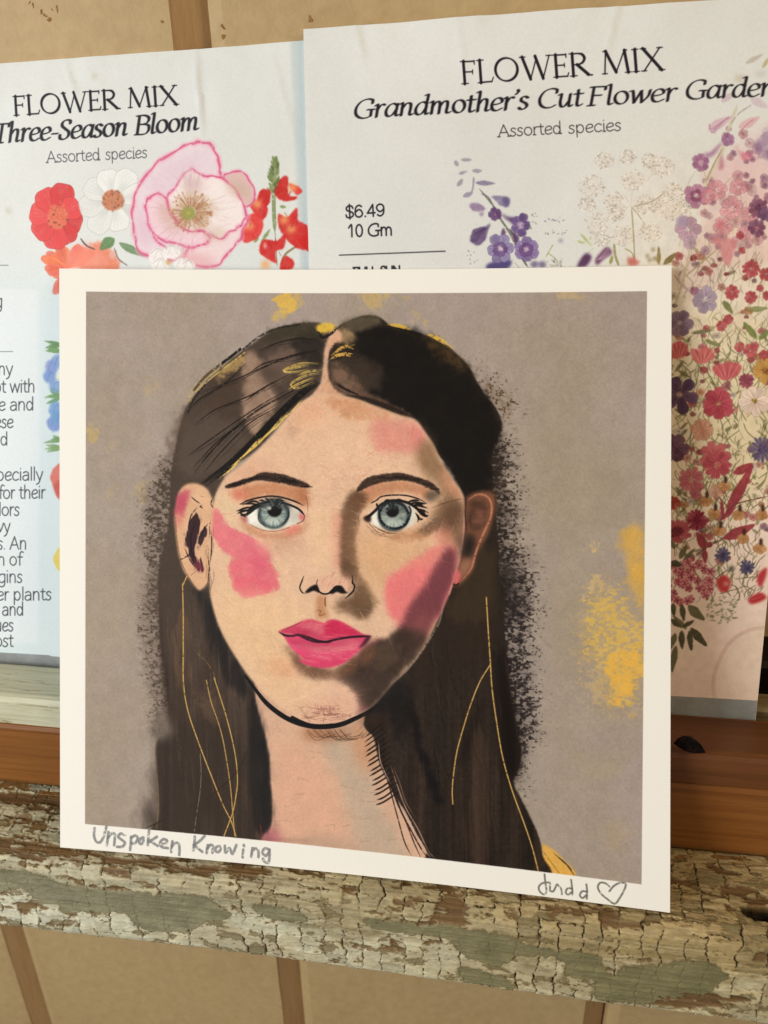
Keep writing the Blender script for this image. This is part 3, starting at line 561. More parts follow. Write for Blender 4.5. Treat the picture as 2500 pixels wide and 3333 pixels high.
    # sketchy ink and chalk over the features
    for k in range(60):
        x, y = RNG.uniform(860, 1100), RNG.uniform(1450, 1650); L(B((x, y), (x+RNG.uniform(-20, 20), y+30)), 1.3, [(90, 62, 50), (236, 190, 170)][k % 2], .3, rough=.5, taper=.4, clip=fm)
    for k in range(26):
        x = RNG.uniform(300, 420); y = RNG.uniform(1450, 1900); L(B((x, y), (x+RNG.uniform(-10, 12), y+40)), 2, [(84, 62, 50), (150, 112, 86)][k % 2], .35, rough=.5, taper=.4, clip=fm)
    for k in range(40):
        x, y = RNG.uniform(430, 820), RNG.uniform(480, 860); L(D_((x, y), (x+RNG.uniform(-20, 10), y+26), (x+RNG.uniform(-40, 0), y+56)), 2.4, [(52, 42, 36), (120, 98, 80)][k % 2], .3, rough=.5, taper=.4, clip=fm)
    for T, pts in ((A, ((1480, 1400), (1498, 1470), (1500, 1560))), (A, ((1085, 1470), (1075, 1500))), (B, ((455, 1500), (430, 1560), (440, 1620))), (A, ((985, 1370), (990, 1420))), (A, ((960, 1310), (975, 1390)))):
        L(T(*pts), 1.8, (96, 66, 54), .6, rough=.4, taper=.3)
    for T, x, y in ((A, 1278, 1535), (B, 658, 1550)):                # shade under the upper lid, wet light below
        X, Y = T((x, y))[0]; c.poly([(X-48, Y-34), (X, Y-48), (X+48, Y-34), (X+42, Y-12), (X, Y-22), (X-42, Y-12)], (70, 80, 84), .5, 5); c.blob(X-6, Y+24, 20, 10, (214, 224, 214), .5, 4)
        for k in range(24):
            a = RNG.uniform(0, 6.3); c.line(c.m([(X, Y)]).tolist() and [(X+25*np.cos(a), Y+25*np.sin(a)), (X+44*np.cos(a), Y+44*np.sin(a))], 1.6, [(66, 88, 92), (206, 220, 212)][k % 2], .5, rough=.4)
    c.poly(D_((-60, 452), (100, 470), (220, 480), (360, 455), (470, 440), (380, 475), (220, 505), (60, 500)), (160, 44, 76), .45, 6, clip=lmk); c.poly(C_((1340, 400), (1440, 385), (1540, 400), (1600, 440), (1500, 445), (1400, 425)), (176, 62, 92), .45, 6, clip=lmk)
    for k in range(46):
        x = RNG.uniform(-200, 420); y = RNG.uniform(500, 600); L(D_((x, y), (x+RNG.uniform(10, 40), y+RNG.uniform(6, 22)), (x+RNG.uniform(40, 80), y+RNG.uniform(0, 30))), 1.4, [(248, 176, 176), (196, 60, 96)][k % 2], .45, rough=.4, taper=.3, clip=lmk)
    # ---------------- ears
    P(A((650, 1450), (665, 1390), (710, 1345), (780, 1340), (840, 1370), (870, 1420), (885, 1470), (880, 1600), (870, 1800), (860, 1940), (850, 1990), (800, 2035), (765, 2010), (730, 1960), (690, 1900), (660, 1800), (645, 1700), (635, 1560)), (224, 184, 150), 1, 2)
    P(A((650, 1440), (680, 1390), (740, 1375), (725, 1430), (700, 1520), (680, 1560), (640, 1550)), (198, 84, 110), .9, 7, gr=.4)
    P(A((642, 1540), (680, 1550), (670, 1620), (650, 1620)), (222, 130, 126), .8, 6)
    P(A((730, 1420), (790, 1390), (850, 1440), (850, 1500), (790, 1480)), (232, 194, 160), .8, 8)
    P(A((710, 1640), (750, 1560), (790, 1540), (790, 1650), (770, 1780), (800, 1900), (770, 1890), (720, 1790)), (56, 36, 44), .92, 3, gr=.8, gs=10, lo=.3, hi=.7, st=(8, 30))
    P(A((790, 1700), (830, 1620), (840, 1680), (800, 1760), (820, 1900), (800, 1880)), (62, 42, 50), .9, 2.5, gr=.8, gs=8, st=(7, 26))
    P(A((760, 1840), (800, 1860), (820, 1910), (780, 1900)), (150, 64, 84), .8, 4)
    for a in (((740, 1425), (770, 1450), (800, 1470)), ((800, 1420), (830, 1430)), ((880, 1440), (870, 1470), (885, 1500)), ((780, 1495), (740, 1550), (720, 1640)), ((770, 1590), (740, 1680), (745, 1780), (765, 1860)), ((850, 1600), (820, 1650), (800, 1700)), ((700, 1760), (730, 1830), (770, 1890)), ((660, 1840), (710, 1815), (740, 1790)),
              ((740, 1935), (800, 1890)), ((850, 1800), (860, 1900), (850, 1950)), ((870, 1640), (875, 1750), (865, 1850)), ((820, 1500), (800, 1490), (815, 1480)), ((760, 1900), (770, 1875))):
        L(A(*a), 3, (38, 28, 32), .85, rough=.3, taper=.25)
    for k in range(16):
        x = RNG.uniform(840, 890); y = RNG.uniform(1560, 1950); L(A((x, y), (x+RNG.uniform(-8, 8), y+50), (x-5, y+110)), 1.5, (70, 48, 42), .5, rough=.5, taper=.3)
    L(A((640, 1560), (650, 1700), (670, 1820), (700, 1900), (760, 2005), (800, 2035), (845, 1990), (852, 1950)), 2, (110, 74, 58), .6, rough=.5)
    # right ear
    P(B((1125, 1460), (1160, 1410), (1230, 1390), (1290, 1395), (1318, 1430), (1322, 1500), (1300, 1590), (1270, 1680), (1210, 1780), (1180, 1880), (1140, 1950), (1080, 2000), (1045, 1990), (1090, 1850), (1120, 1700), (1130, 1580)), (132, 90, 70), 1, 3)
    P(B((1150, 1470), (1220, 1430), (1280, 1450), (1270, 1560), (1210, 1640), (1150, 1620)), (84, 60, 48), .9, 10, gr=.5, gs=20)
    P(B((1190, 1520), (1230, 1500), (1250, 1560), (1210, 1620), (1180, 1600)), (168, 112, 94), .7, 8, gr=.5)
    P(B((1125, 1700), (1160, 1660), (1190, 1720), (1170, 1800), (1120, 1830), (1105, 1800)), (38, 34, 32), .95, 7)
    P(B((1105, 1840), (1170, 1840), (1150, 1900), (1090, 1950)), (170, 126, 104), .8, 6)
    P(B((1070, 1900), (1095, 1940), (1075, 1990), (1045, 1990)), (232, 120, 128), .9, 3)
    L(B((1140, 1450), (1200, 1412), (1260, 1420), (1295, 1470), (1290, 1560), (1250, 1650), (1210, 1740), (1185, 1820), (1160, 1900), (1100, 1970)), 5, (196, 136, 108), .85, rough=.4, taper=.15)
    L(B((1128, 1440), (1125, 1560), (1132, 1640)), 3, (66, 40, 36), .8, rough=.3); L(B((1230, 1385), (1310, 1395), (1322, 1480), (1300, 1600)), 3, (90, 58, 44), .7, rough=.3)
    L(B((1050, 1995), (1065, 2002), (1080, 1990)), 4, (40, 26, 26), .9)
    # jaw line: heavy ink
    J = (30, 29, 31)
    L(C_((1090, 690), (1150, 770), (1230, 870), (1330, 950), (1430, 1000), (1530, 1022), (1600, 1022), (1659, 1016)), [5, 8, 12, 13, 12, 13, 11, 10], J, 1, rough=.08)
    L(D_((0, 968), (60, 1000), (130, 1022), (230, 1024), (320, 1008), (400, 975), (480, 935), (560, 885)), [11, 13, 13, 12, 12, 11, 9, 6], J, 1, rough=.08)
    P(D_((480, 940), (560, 870), (660, 760), (740, 720), (700, 860), (600, 930)), (36, 34, 35), .85, 8)
    P(D_((440, 980), (560, 920), (620, 980), (560, 1040)), (60, 44, 36), .6, 9)
    for k in range(15):                                             # hatching on the neck
        y0 = 985+k*33; x1 = 560+k*6.5; x0 = 445+k*7+(12 if k % 2 else 0)
        if k < 3: x0 = 470
        L(D_((x0, y0+110-k*1.5), (x0+50, y0+70), (x1+40, y0+5)), 4.2 if k > 2 else 3, (34, 25, 24), .9, rough=.15, taper=.25)
    for k in range(30):
        x, y = RNG.uniform(440, 620), RNG.uniform(960, 1060); L(D_((x, y), (x-40, y+60)), 2, (50, 36, 30), .5, rough=.5, taper=.3)
    for k, (a, w, cl) in enumerate(((((600, 1300), (640, 1450), (690, 1640), (730, 1780), (775, 1870)), 3.2, (44, 32, 32)), (((620, 1350), (680, 1520), (740, 1650), (790, 1780), (835, 1880)), 3.4, (44, 32, 32)), (((650, 1400), (700, 1560), (760, 1680), (830, 1810), (880, 1885)), 4, (40, 30, 30)),
                          (((640, 1280), (690, 1430), (740, 1560), (820, 1700), (880, 1830), (925, 1885)), 3, (190, 160, 140)), (((710, 1540), (770, 1650), (830, 1790), (900, 1880)), 4, (206, 176, 156)), (((560, 1120), (570, 1240), (600, 1320), (640, 1400)), 2.4, (206, 178, 160)), (((660, 1290), (700, 1400), (740, 1520), (800, 1620)), 2, (150, 124, 110)), (((700, 1500), (750, 1600), (820, 1740), (900, 1860)), 3, (30, 24, 24)))):
        L(D_(*a), w, cl, .85, rough=.3, taper=.2)
    # golden strands
    G = (206, 168, 96)
    def gold(pts, w=3., al=.95):
        L(pts, w+2.2, (110, 84, 50), al*.35); L(pts, w, G, al, rough=.25); L(pts, w*.45, (238, 212, 150), al*.7, rough=.5)
    gold(A((715, 1940), (690, 1995))+C_((686, 110), (690, 300), (690, 520), (692, 740), (720, 920), (790, 1130), (870, 1340), (950, 1540), (1000, 1640), (1032, 1742)), 2.8)
    gold(C_((890, 705), (930, 830), (970, 960), (1010, 1120), (1035, 1260), (1042, 1390), (1030, 1490), (1010, 1590), (955, 1740)), 2.6)
    gold(C_((840, 720), (870, 860), (915, 990), (950, 1120), (985, 1330), (1000, 1450), (1010, 1570), (1025, 1740)), 2.2)
    L(C_((770, 540), (830, 590), (880, 660), (900, 720)), 2.2, (160, 128, 84), .6, rough=.5); L(C_((800, 1200), (806, 1320), (800, 1440), (780, 1580), (762, 1710)), 1.8, (170, 160, 140), .75, rough=.5)
    gold(D_((1262, 180), (1275, 400), (1288, 600), (1300, 780), (1330, 1000), (1370, 1230), (1430, 1440), (1510, 1660), (1560, 1810), (1600, 1965)), 3, .9)
    gold(D_((1286, 622), (1220, 730), (1160, 880), (1110, 1040), (1070, 1190), (1048, 1340), (1040, 1450), (1044, 1530)), 2.8, .9)
    L(C_((1110, 1180), (1050, 1300), (960, 1400), (820, 1520)), 2, (40, 33, 30), .5, rough=.5)
    L(C_((440, 1692), (500, 1665), (560, 1635)), 2.4, (36, 30, 28), .8, taper=.3); L(C_((1190, 1670), (1205, 1760)), 1.6, (190, 60, 90), .8)
    L(C_((520, 1340), (530, 1500), (525, 1620), (515, 1690)), 2.5, (150, 120, 84), .7, rough=.3)
    P(C_((1560, 1770), (1200, 1760), (1150, 1740), (1190, 1770)), (50, 40, 38), .5, 4)
    # grain of the print, then a clean white margin
    gn = fnoise(PH, PW, 3, octv=2, seed=5); gm = fnoise(PH, PW, 24, octv=4, seed=6)
    c.a *= (1+(gn-.5)[..., None]*.05+(gm-.5)[..., None]*.035)
    c.a = np.clip(c.a, 0, 1)**1.13
    c.a[:] = c.a*clip[..., None]+paper*(1-clip[..., None])
    # ---------------- pencil title and signature
    PC = (120, 122, 124)
    def pen(T, *strokes, w=5., col=PC):
        for st in strokes: c.line(T(*st), w, col, .8, rough=.3)
    pen(C_, ((115, 1690), (112, 1740), (125, 1775), (150, 1782), (172, 1750), (186, 1700), (192, 1680)),
        ((205, 1715), (200, 1760), (195, 1802)), ((200, 1755), (225, 1725), (246, 1730), (245, 1770), (242, 1802)),
        ((312, 1735), (285, 1725), (268, 1745), (290, 1765), (312, 1785), (295, 1810), (262, 1812)),
        ((352, 1745), (350, 1790), (345, 1832)), ((352, 1750), (380, 1738), (395, 1755), (380, 1785), (350, 1790)),
        ((432, 1750), (412, 1760), (405, 1785), (420, 1792), (432, 1772), (430, 1750)),
        ((470, 1695), (465, 1740), (460, 1800)), ((520, 1745), (490, 1765), (463, 1775)), ((470, 1775), (500, 1790), (525, 1805)),
        ((540, 1795), (575, 1790), (585, 1770), (560, 1762), (540, 1785), (550, 1812), (590, 1820)),
        ((620, 1775), (615, 1810), (612, 1845)), ((615, 1810), (640, 1785), (662, 1795), (666, 1830), (664, 1865)),
        ((765, 1745), (762, 1790), (755, 1835)), ((830, 1740), (795, 1775), (758, 1800)), ((760, 1798), (790, 1825), (815, 1845)),
        ((850, 1800), (845, 1830), (842, 1852)), ((845, 1825), (865, 1800), (882, 1808), (880, 1850)),
        ((925, 1805), (903, 1815), (900, 1838), (918, 1845), (932, 1828), (925, 1805)),
        ((960, 1805), (965, 1850), (990, 1820), (1010, 1858), (1035, 1800)), ((1080, 1830), (1076, 1880)), ((1083, 1800), (1085, 1806)),
        ((1140, 1820), (1132, 1875)), ((1136, 1850), (1155, 1822), (1175, 1832), (1180, 1860), (1178, 1878)),
        ((1250, 1830), (1220, 1822), (1205, 1850), (1225, 1870), (1248, 1845), (1252, 1830)), ((1252, 1835), (1250, 1880), (1243, 1915), (1220, 1910), (1208, 1890)), w=7.2)
    pen(F_, ((742, 1990), (748, 2050), (755, 2100), (740, 2122), (714, 2106), (704, 2078), (718, 2054), (745, 2044), (776, 2044)),
        ((780, 2055), (778, 2095), (800, 2100), (820, 2060)), ((825, 2055), (850, 2085), (855, 2120)),
        ((915, 2025), (922, 2080), (925, 2125)), ((922, 2085), (895, 2080), (880, 2105), (895, 2122), (922, 2105)),
        ((1015, 2055), (1020, 2100), (1018, 2150)), ((1020, 2105), (990, 2100), (972, 2125), (990, 2145), (1016, 2125)),
        ((1165, 2070), (1140, 2048), (1105, 2045), (1090, 2075), (1110, 2115), (1150, 2150), (1200, 2182), (1235, 2140), (1265, 2085), (1270, 2050), (1235, 2045), (1195, 2065), (1165, 2100)), w=4.4, col=(92, 90, 86))
    return c.a
# ---------------------------------------------------------------- lettering: pen skeletons, x-height 1, caps 1.45
def _ell(cx, cy, rx, ry, a0=0, a1=360, n=14):
    t = np.radians(np.linspace(a0, a1, n)); return [(cx+rx*np.cos(a), cy+ry*np.sin(a)) for a in t]
GL = {
 'a': (1.02, [[(.86, .86), (.6, 1), (.3, .86), (.12, .5), (.16, .14), (.38, 0), (.62, .16), (.84, .55)], [(.9, .98), (.84, .5), (.82, .14), (.92, .02), (1.04, .1)]]),
 'c': (.88, [[(.8, .84), (.55, 1), (.25, .85), (.1, .48), (.2, .12), (.48, 0), (.8, .14)]]),
 'd': (1.06, [[(.86, .86), (.6, 1), (.3, .86), (.12, .5), (.16, .14), (.38, 0), (.62, .16), (.84, .55)], [(.72, 1.52), (.9, 1.55), (.86, 1), (.82, .16), (.92, .02), (1.04, .1)]]),
 'e': (.9, [[(.14, .48), (.5, .52), (.8, .66), (.74, .92), (.5, 1), (.22, .82), (.1, .46), (.2, .1), (.48, 0), (.82, .16)]]),
 'f': (.62, [[(.78, 1.5), (.55, 1.58), (.36, 1.3), (.34, .6), (.34, 0)], [(.08, .96), (.66, .96)]]),
 'g': (1.0, [[(.86, .88), (.55, 1), (.2, .85), (.1, .5), (.2, .12), (.5, 0), (.84, .2)], [(.86, 1), (.86, .2), (.8, -.3), (.5, -.5), (.16, -.42)]]),
 'h': (1.06, [[(.06, 1.52), (.24, 1.55), (.22, .8), (.2, 0)], [(.22, .55), (.5, .95), (.76, .92), (.8, .6), (.76, .14), (.86, .02), (1, .1)]]),
 'i': (.5, [[(.08, .92), (.26, 1), (.24, .5), (.24, .12), (.34, 0), (.46, .08)], [(.27, 1.42), (.28, 1.44)]]),
 'l': (.5, [[(.08, 1.52), (.26, 1.55), (.24, .8), (.22, .14), (.32, 0), (.46, .08)]]),
 'm': (1.6, [[(.06, .92), (.22, 1), (.22, .5), (.2, 0)], [(.22, .55), (.48, .95), (.7, .9), (.74, .6), (.72, 0)], [(.74, .55), (1, .95), (1.24, .92), (1.28, .6), (1.24, .14), (1.36, .02), (1.52, .1)]]),
 'n': (1.08, [[(.06, .92), (.22, 1), (.22, .5), (.2, 0)], [(.22, .55), (.5, .95), (.78, .92), (.82, .6), (.78, .14), (.88, .02), (1.02, .1)]]),
 'o': (1.0, [_ell(.5, .5, .4, .5, 90, 450)]),
 'p': (1.04, [[(.08, .92), (.24, 1), (.22, .3), (.2, -.48)], [(.22, .6), (.5, .98), (.8, .86), (.92, .5), (.78, .12), (.5, 0), (.24, .12)], [(.04, -.5), (.4, -.48)]]),
 'r': (.74, [[(.06, .92), (.22, 1), (.22, .5), (.2, 0)], [(.22, .55), (.42, .9), (.6, 1), (.72, .92)]]),
 's': (.74, [[(.64, .86), (.42, 1), (.18, .88), (.2, .64), (.5, .46), (.62, .24), (.46, .02), (.2, 0), (.06, .14)]]),
 't': (.66, [[(.3, 1.28), (.3, .7), (.28, .16), (.4, 0), (.62, .12)], [(.06, .95), (.62, .97)]]),
 'u': (1.06, [[(.08, .95), (.24, 1), (.2, .4), (.28, .06), (.5, .02), (.78, .45)], [(.84, 1), (.8, .4), (.8, .1), (.9, .0), (1.02, .1)]]),
 'v': (.9, [[(.04, .98), (.2, .9), (.42, 0)], [(.42, 0), (.7, .5), (.84, 1)]]),
 'w': (1.36, [[(.04, .96), (.2, .96), (.28, .5), (.34, .02)], [(.34, .02), (.74, .95)], [(.74, .95), (.78, .5), (.82, .02)], [(.82, .02), (1.2, .5), (1.3, .98)]]),
 'y': (.9, [[(.06, 1), (.26, .5), (.46, 0)], [(.84, 1), (.6, .3), (.38, -.3), (.1, -.5)]]),
 '-': (.66, [[(.12, .45), (.54, .45)]]), '.': (.36, [[(.18, .04), (.19, .05)]]), '\u2019': (.34, [[(.2, 1.55), (.26, 1.4), (.1, 1.2)]]),
 'A': (1.3, [[(.66, 1.46), (.08, 0)], [(.66, 1.46), (1.2, 0)], [(.3, .5), (1.02, .5)]]),
 'B': (1.2, [[(.26, 1.45), (.2, 0)], [(.06, 1.45), (.7, 1.45), (1.04, 1.24), (.96, .9), (.6, .78), (.26, .78)], [(.6, .78), (1.06, .66), (1.1, .26), (.8, 0), (.04, 0)]]),
 'C': (1.3, [[(1.2, 1.12), (1.18, 1.4), (.8, 1.48), (.36, 1.28), (.1, .8), (.16, .3), (.46, .02), (.86, 0), (1.16, .16)]]),
 'F': (1.1, [[(.3, 1.45), (.22, 0)], [(.1, 1.45), (1.04, 1.45), (1.04, 1.2)], [(.28, .78), (.8, .78)], [(.02, 0), (.44, 0)]]),
 'G': (1.42, [[(1.24, 1.12), (1.22, 1.4), (.84, 1.48), (.38, 1.28), (.1, .8), (.16, .3), (.5, .02), (.9, 0), (1.2, .12)], [(1.2, .12), (1.22, .62)], [(.95, .64), (1.42, .64)]]),
 'S': (1.0, [[(.86, 1.18), (.84, 1.4), (.56, 1.48), (.24, 1.34), (.2, 1.04), (.5, .78), (.8, .54), (.8, .2), (.5, -.02), (.16, .04), (.1, .34)]]),
 'T': (1.2, [[(.64, 1.45), (.56, 0)], [(.1, 1.2), (.14, 1.45), (1.2, 1.45), (1.2, 1.22)], [(.34, 0), (.8, 0)]]),
 'U': (1.3, [[(.14, 1.45), (.14, .4), (.3, .05), (.65, 0), (1, .06), (1.14, .4), (1.14, 1.45)]]), 'L': (1.0, [[(.14, 1.45), (.14, 0), (.9, 0)]]), 'N': (1.3, [[(.14, 0), (.14, 1.45), (1.14, 0), (1.14, 1.45)]]),
 '$': (.95, [[(.82, 1.12), (.7, 1.38), (.4, 1.42), (.14, 1.2), (.2, .9), (.5, .74), (.8, .54), (.8, .2), (.5, 0), (.16, .06), (.08, .34)], [(.47, 1.6), (.47, -.16)]]),
 '6': (.95, [[(.78, 1.28), (.5, 1.44), (.2, 1.2), (.1, .7), (.16, .2), (.46, 0), (.76, .16), (.84, .46), (.7, .8), (.44, .9), (.14, .64)]]),
 '4': (.95, [[(.66, 0), (.66, 1.44), (.06, .42), (.86, .42)]]), '9': (.95, [[(.16, .16), (.44, 0), (.74, .24), (.84, .74), (.78, 1.24), (.48, 1.44), (.18, 1.28), (.1, .98), (.24, .66), (.5, .54), (.8, .8)]]),
 '1': (.95, [[(.2, 1.1), (.54, 1.44), (.54, 0)]]), '0': (.95, [_ell(.46, .72, .36, .72, 90, 450)]), ' ': (.5, []),
}
POLY = set('ANL4TFU')                                               # drawn with straight segments
# upright, sans variants
SANS = {'a': (.95, [[(.16, .86), (.45, 1), (.72, .88), (.78, .6), (.78, 0)], [(.78, .58), (.4, .56), (.12, .4), (.14, .1), (.4, -.02), (.66, .1), (.78, .3)]]),
 'd': (1.02, [_ell(.44, .5, .34, .5, 20, 340), [(.82, 1.55), (.82, 0)]]), 'n': (1.0, [[(.16, 1), (.16, 0)], [(.16, .6), (.36, .96), (.66, .96), (.8, .66), (.8, 0)]]),
 'h': (1.0, [[(.16, 1.55), (.16, 0)], [(.16, .6), (.36, .96), (.66, .96), (.8, .66), (.8, 0)]]), 'i': (.36, [[(.18, 1), (.18, 0)], [(.18, 1.36), (.18, 1.38)]]), 'l': (.36, [[(.18, 1.55), (.18, 0)]]),
 'r': (.62, [[(.16, 1), (.16, 0)], [(.16, .6), (.34, .95), (.58, .98)]]), 'u': (1.0, [[(.14, 1), (.14, .34), (.28, .04), (.56, .02), (.8, .36)], [(.8, 1), (.8, 0)]]), 'w': (1.3, [[(.04, 1), (.34, 0)], [(.34, 0), (.65, .98)], [(.65, .98), (.96, 0)], [(.96, 0), (1.26, 1)]]),
 'p': (1.02, [[(.16, 1), (.16, -.5)], _ell(.52, .5, .34, .5, 160, -160)]), 't': (.62, [[(.28, 1.3), (.28, .3), (.36, .04), (.58, .02)], [(.04, .98), (.56, .98)]]),
 'm': (1.56, [[(.16, 1), (.16, 0)], [(.16, .6), (.34, .96), (.6, .94), (.72, .66), (.72, 0)], [(.72, .6), (.9, .96), (1.16, .94), (1.3, .66), (1.3, 0)]])}

def write(c, txt, p0, p1, xh, col, w, nib=None, slant=0., sans=False, al=1., slab=False, rough=0.):
    """set txt with its baseline running p0 -> p1 (photo px); xh, w in photo px"""
    G = dict(GL);
    if sans: G.update(SANS)
    p0 = np.array(p0, float); p1 = np.array(p1, float)
    tot = sum(G[ch][0] for ch in txt); d = (p1-p0); sx = np.linalg.norm(d)/tot; d = d/np.linalg.norm(d); u = np.array([d[1], -d[0]])
    x = 0.; k = np.linalg.norm(c.m(np.array([p0+d*10]))[0]-c.m(np.array([p0]))[0])/10
    for ch in txt:
        adv, sts = G[ch]
        for st in sts:
            pts = [p0+d*((x+a)*sx+slant*b*xh)+u*b*xh for a, b in st]
            c.line(pts, w*k, col, al, sm=not (ch in POLY or len(st) == 2), nib=nib, rough=rough)
            if slab and st[-1][1] == 0 and ch in 'Anhmridf':
                q = st[-1]; c.line([p0+d*((x+q[0]-.13)*sx), p0+d*((x+q[0]+.16)*sx)], w*k, col, al)
        x += adv

# roman inscription capitals: (thick/thin) straight strokes + serifs, cap height 1
CAP = {
 'F': (.62, [((.14, 0), (.14, 1), 1), ((.14, .975), (.55, .975), .5), ((.14, .52), (.46, .52), .45), ((.55, 1), (.55, .84), .4), ((.47, .6), (.46, .42), .35), ((.02, .012), (.28, .012), .35), ((.02, .988), (.2, .988), .35)]),
 'L': (.64, [((.14, 0), (.14, 1), 1), ((.1, .025), (.56, .025), .5), ((.56, .03), (.62, .2), .4), ((.02, .012), (.28, .012), .35), ((.02, .988), (.28, .988), .35)]),
 'W': (1.26, [((.12, 1), (.4, 0), 1), ((.4, 0), (.66, .9), .45), ((.62, 1), (.88, 0), 1), ((.88, 0), (1.16, 1), .45), ((.02, .988), (.24, .988), .35), ((1.04, .988), (1.26, .988), .35)]),
 'E': (.64, [((.14, 0), (.14, 1), 1), ((.14, .975), (.54, .975), .5), ((.14, .52), (.46, .52), .45), ((.54, 1), (.54, .85), .4), ((.46, .6), (.46, .43), .35), ((.1, .025), (.56, .025), .5), ((.56, .02), (.6, .17), .4), ((.02, .012), (.2, .012), .35), ((.02, .988), (.2, .988), .35)]),
 'R': (.8, [((.14, 0), (.14, 1), 1), ((.3, .5), (.72, .03), 1), ((.02, .012), (.28, .012), .35), ((.02, .988), (.2, .988), .35), ((.66, .03), (.86, .0), .5)]),
 'M': (1.16, [((.2, 1), (.12, 0), .5), ((.2, 1), (.56, .05), 1), ((.56, .05), (.92, 1), .45), ((.92, 1), (1.02, 0), 1), ((.02, .012), (.22, .012), .35), ((.9, .012), (1.14, .012), .35), ((.1, .99), (.24, .99), .4), ((.88, .99), (1.02, .99), .4)]),
 'I': (.34, [((.16, 0), (.16, 1), 1), ((.04, .012), (.28, .012), .35), ((.04, .988), (.28, .988), .35)]),
 'X': (.92, [((.12, 1), (.8, 0), 1), ((.78, 1), (.12, 0), .5), ((.02, .988), (.24, .988), .35), ((.66, .988), (.88, .988), .35), ((.02, .012), (.22, .012), .35), ((.68, .012), (.92, .012), .35)]),
 'O': (1.0, []), ' ': (.42, [])}
def inscribe(c, txt, p0, p1, ch_, col, w):
    p0 = np.array(p0, float); p1 = np.array(p1, float); tot = sum(CAP[t][0] for t in txt)
    d = p1-p0; sx = np.linalg.norm(d)/tot; d /= np.linalg.norm(d); u = np.array([d[1], -d[0]]); x = 0.
    k = np.linalg.norm(c.m(np.array([p0+d*10]))[0]-c.m(np.array([p0]))[0])/10
    for t in txt:
        for a, b, th in CAP[t][1]:
            c.line([p0+d*(x+a[0])*sx+u*a[1]*ch_, p0+d*(x+b[0])*sx+u*b[1]*ch_], w*k*th, col, .97, sm=False)
        if t in 'OR':
            E = _ell(.5, .5, .42, .5, 0, 360, 33) if t == 'O' else [(.14, .98), (.36, .98), (.52, .93), (.6, .76), (.52, .58), (.34, .5), (.16, .5)]
            ws = [w*k*(.45+.55*abs(np.cos(np.radians(q*360/32+25)))**1.2) for q in range(33)] if t == 'O' else np.array([.45, .5, .85, 1, .8, .45, .4])*w*k
            c.line([p0+d*(x+a)*sx+u*b*ch_ for a, b in E], ws, col, .97)
        x += CAP[t][0]
# ---------------------------------------------------------------- seed packet fronts
def petal(c, x, y, ang, L, W, col, al=1., notch=0., bl=1., edge=None, str_=None):
    ca, sa = np.cos(ang), np.sin(ang)
    pr = [(0, 0), (.3, .55), (.65, .95), (.92, .62), (1-notch, 0), (.92, -.62), (.65, -.95), (.3, -.55)]
    pts = [(x+L*a*ca-W*b*sa, y+L*a*sa+W*b*ca) for a, b in pr]
    c.poly(pts, col, al, bl, gr=.35, gs=8)
    if edge: c.line(pts+[pts[0]], 1.3, edge, .6)
    if str_:
        for k in (-.5, -.2, .15, .45):
            c.line([(x+.2*L*ca, y+.2*L*sa), (x+.85*L*ca-W*k*sa, y+.85*L*sa+W*k*ca)], 1.1, str_, .45, rough=.3)
def flower(c, x, y, r, n, col, ctr=(200, 160, 60), cr=.22, sq=1., rot=None, var=14, edge=None, str_=None, notch=.05, wid=None, al=1.):
    rot = RNG.uniform(0, 6) if rot is None else rot
    for k in range(n):
        a = rot+k*2*np.pi/n+RNG.uniform(-.1, .1)
        v = RNG.uniform(-var, var); cc = tuple(np.clip(np.array(col)+v, 0, 255))
        dx, dy = np.cos(a), np.sin(a)*sq; rr = r*np.hypot(dx, dy)*RNG.uniform(.9, 1.08)
        petal(c, x, y, np.arctan2(dy, dx), rr, (wid or r*np.pi/n*.74), cc, al, notch, edge=edge or tuple(np.array(cc)*.72), str_=str_ or tuple(np.array(cc)*.66))
    if ctr is not None:
        k = np.linalg.norm(c.m([(x+10, y)])[0]-c.m([(x, y)])[0])/10
        c.blob(x, y, r*cr, r*cr*sq, ctr, .95, 1.5, .5, gs=4)
        for j in range(12):
            a = RNG.uniform(0, 6.3); q = RNG.uniform(.3, 1)*r*cr*1.25
            c.blob(x+q*np.cos(a), y+q*np.sin(a)*sq, r*.035+.6, r*.035+.6, tuple(np.array(ctr)*.62), .8, .5)
def leaf(c, p0, p1, w, col, al=.95, vein=True):
    p0 = np.array(p0, float); p1 = np.array(p1, float); d = p1-p0; n = np.array([-d[1], d[0]])/max(np.linalg.norm(d), 1e-6)
    c.poly([p0, p0+d*.3+n*w*.8, p0+d*.6+n*w*.75, p1, p0+d*.6-n*w*.6, p0+d*.3-n*w*.7], col, al, .8, gr=.3, gs=6)
    if vein: c.line([p0, p0+d*.9], 1.1, tuple(np.array(col)*1.35), .5)
def stem(c, pts, w, col, al=.9): c.line(pts, w, col, al, rough=.25, taper=.1)
def puff(c, x, y, r, col, n=40, al=.5, s=1.6):
    for k in range(n):
        a, q = RNG.uniform(0, 6.3), r*np.sqrt(RNG.uniform(0, 1)); X, Y = x+q*np.cos(a), y+q*np.sin(a)*.85
        c.line([(X, Y), (X+RNG.uniform(-5, 5), Y+RNG.uniform(-4, 4))], s, col, al*RNG.uniform(.5, 1.2))

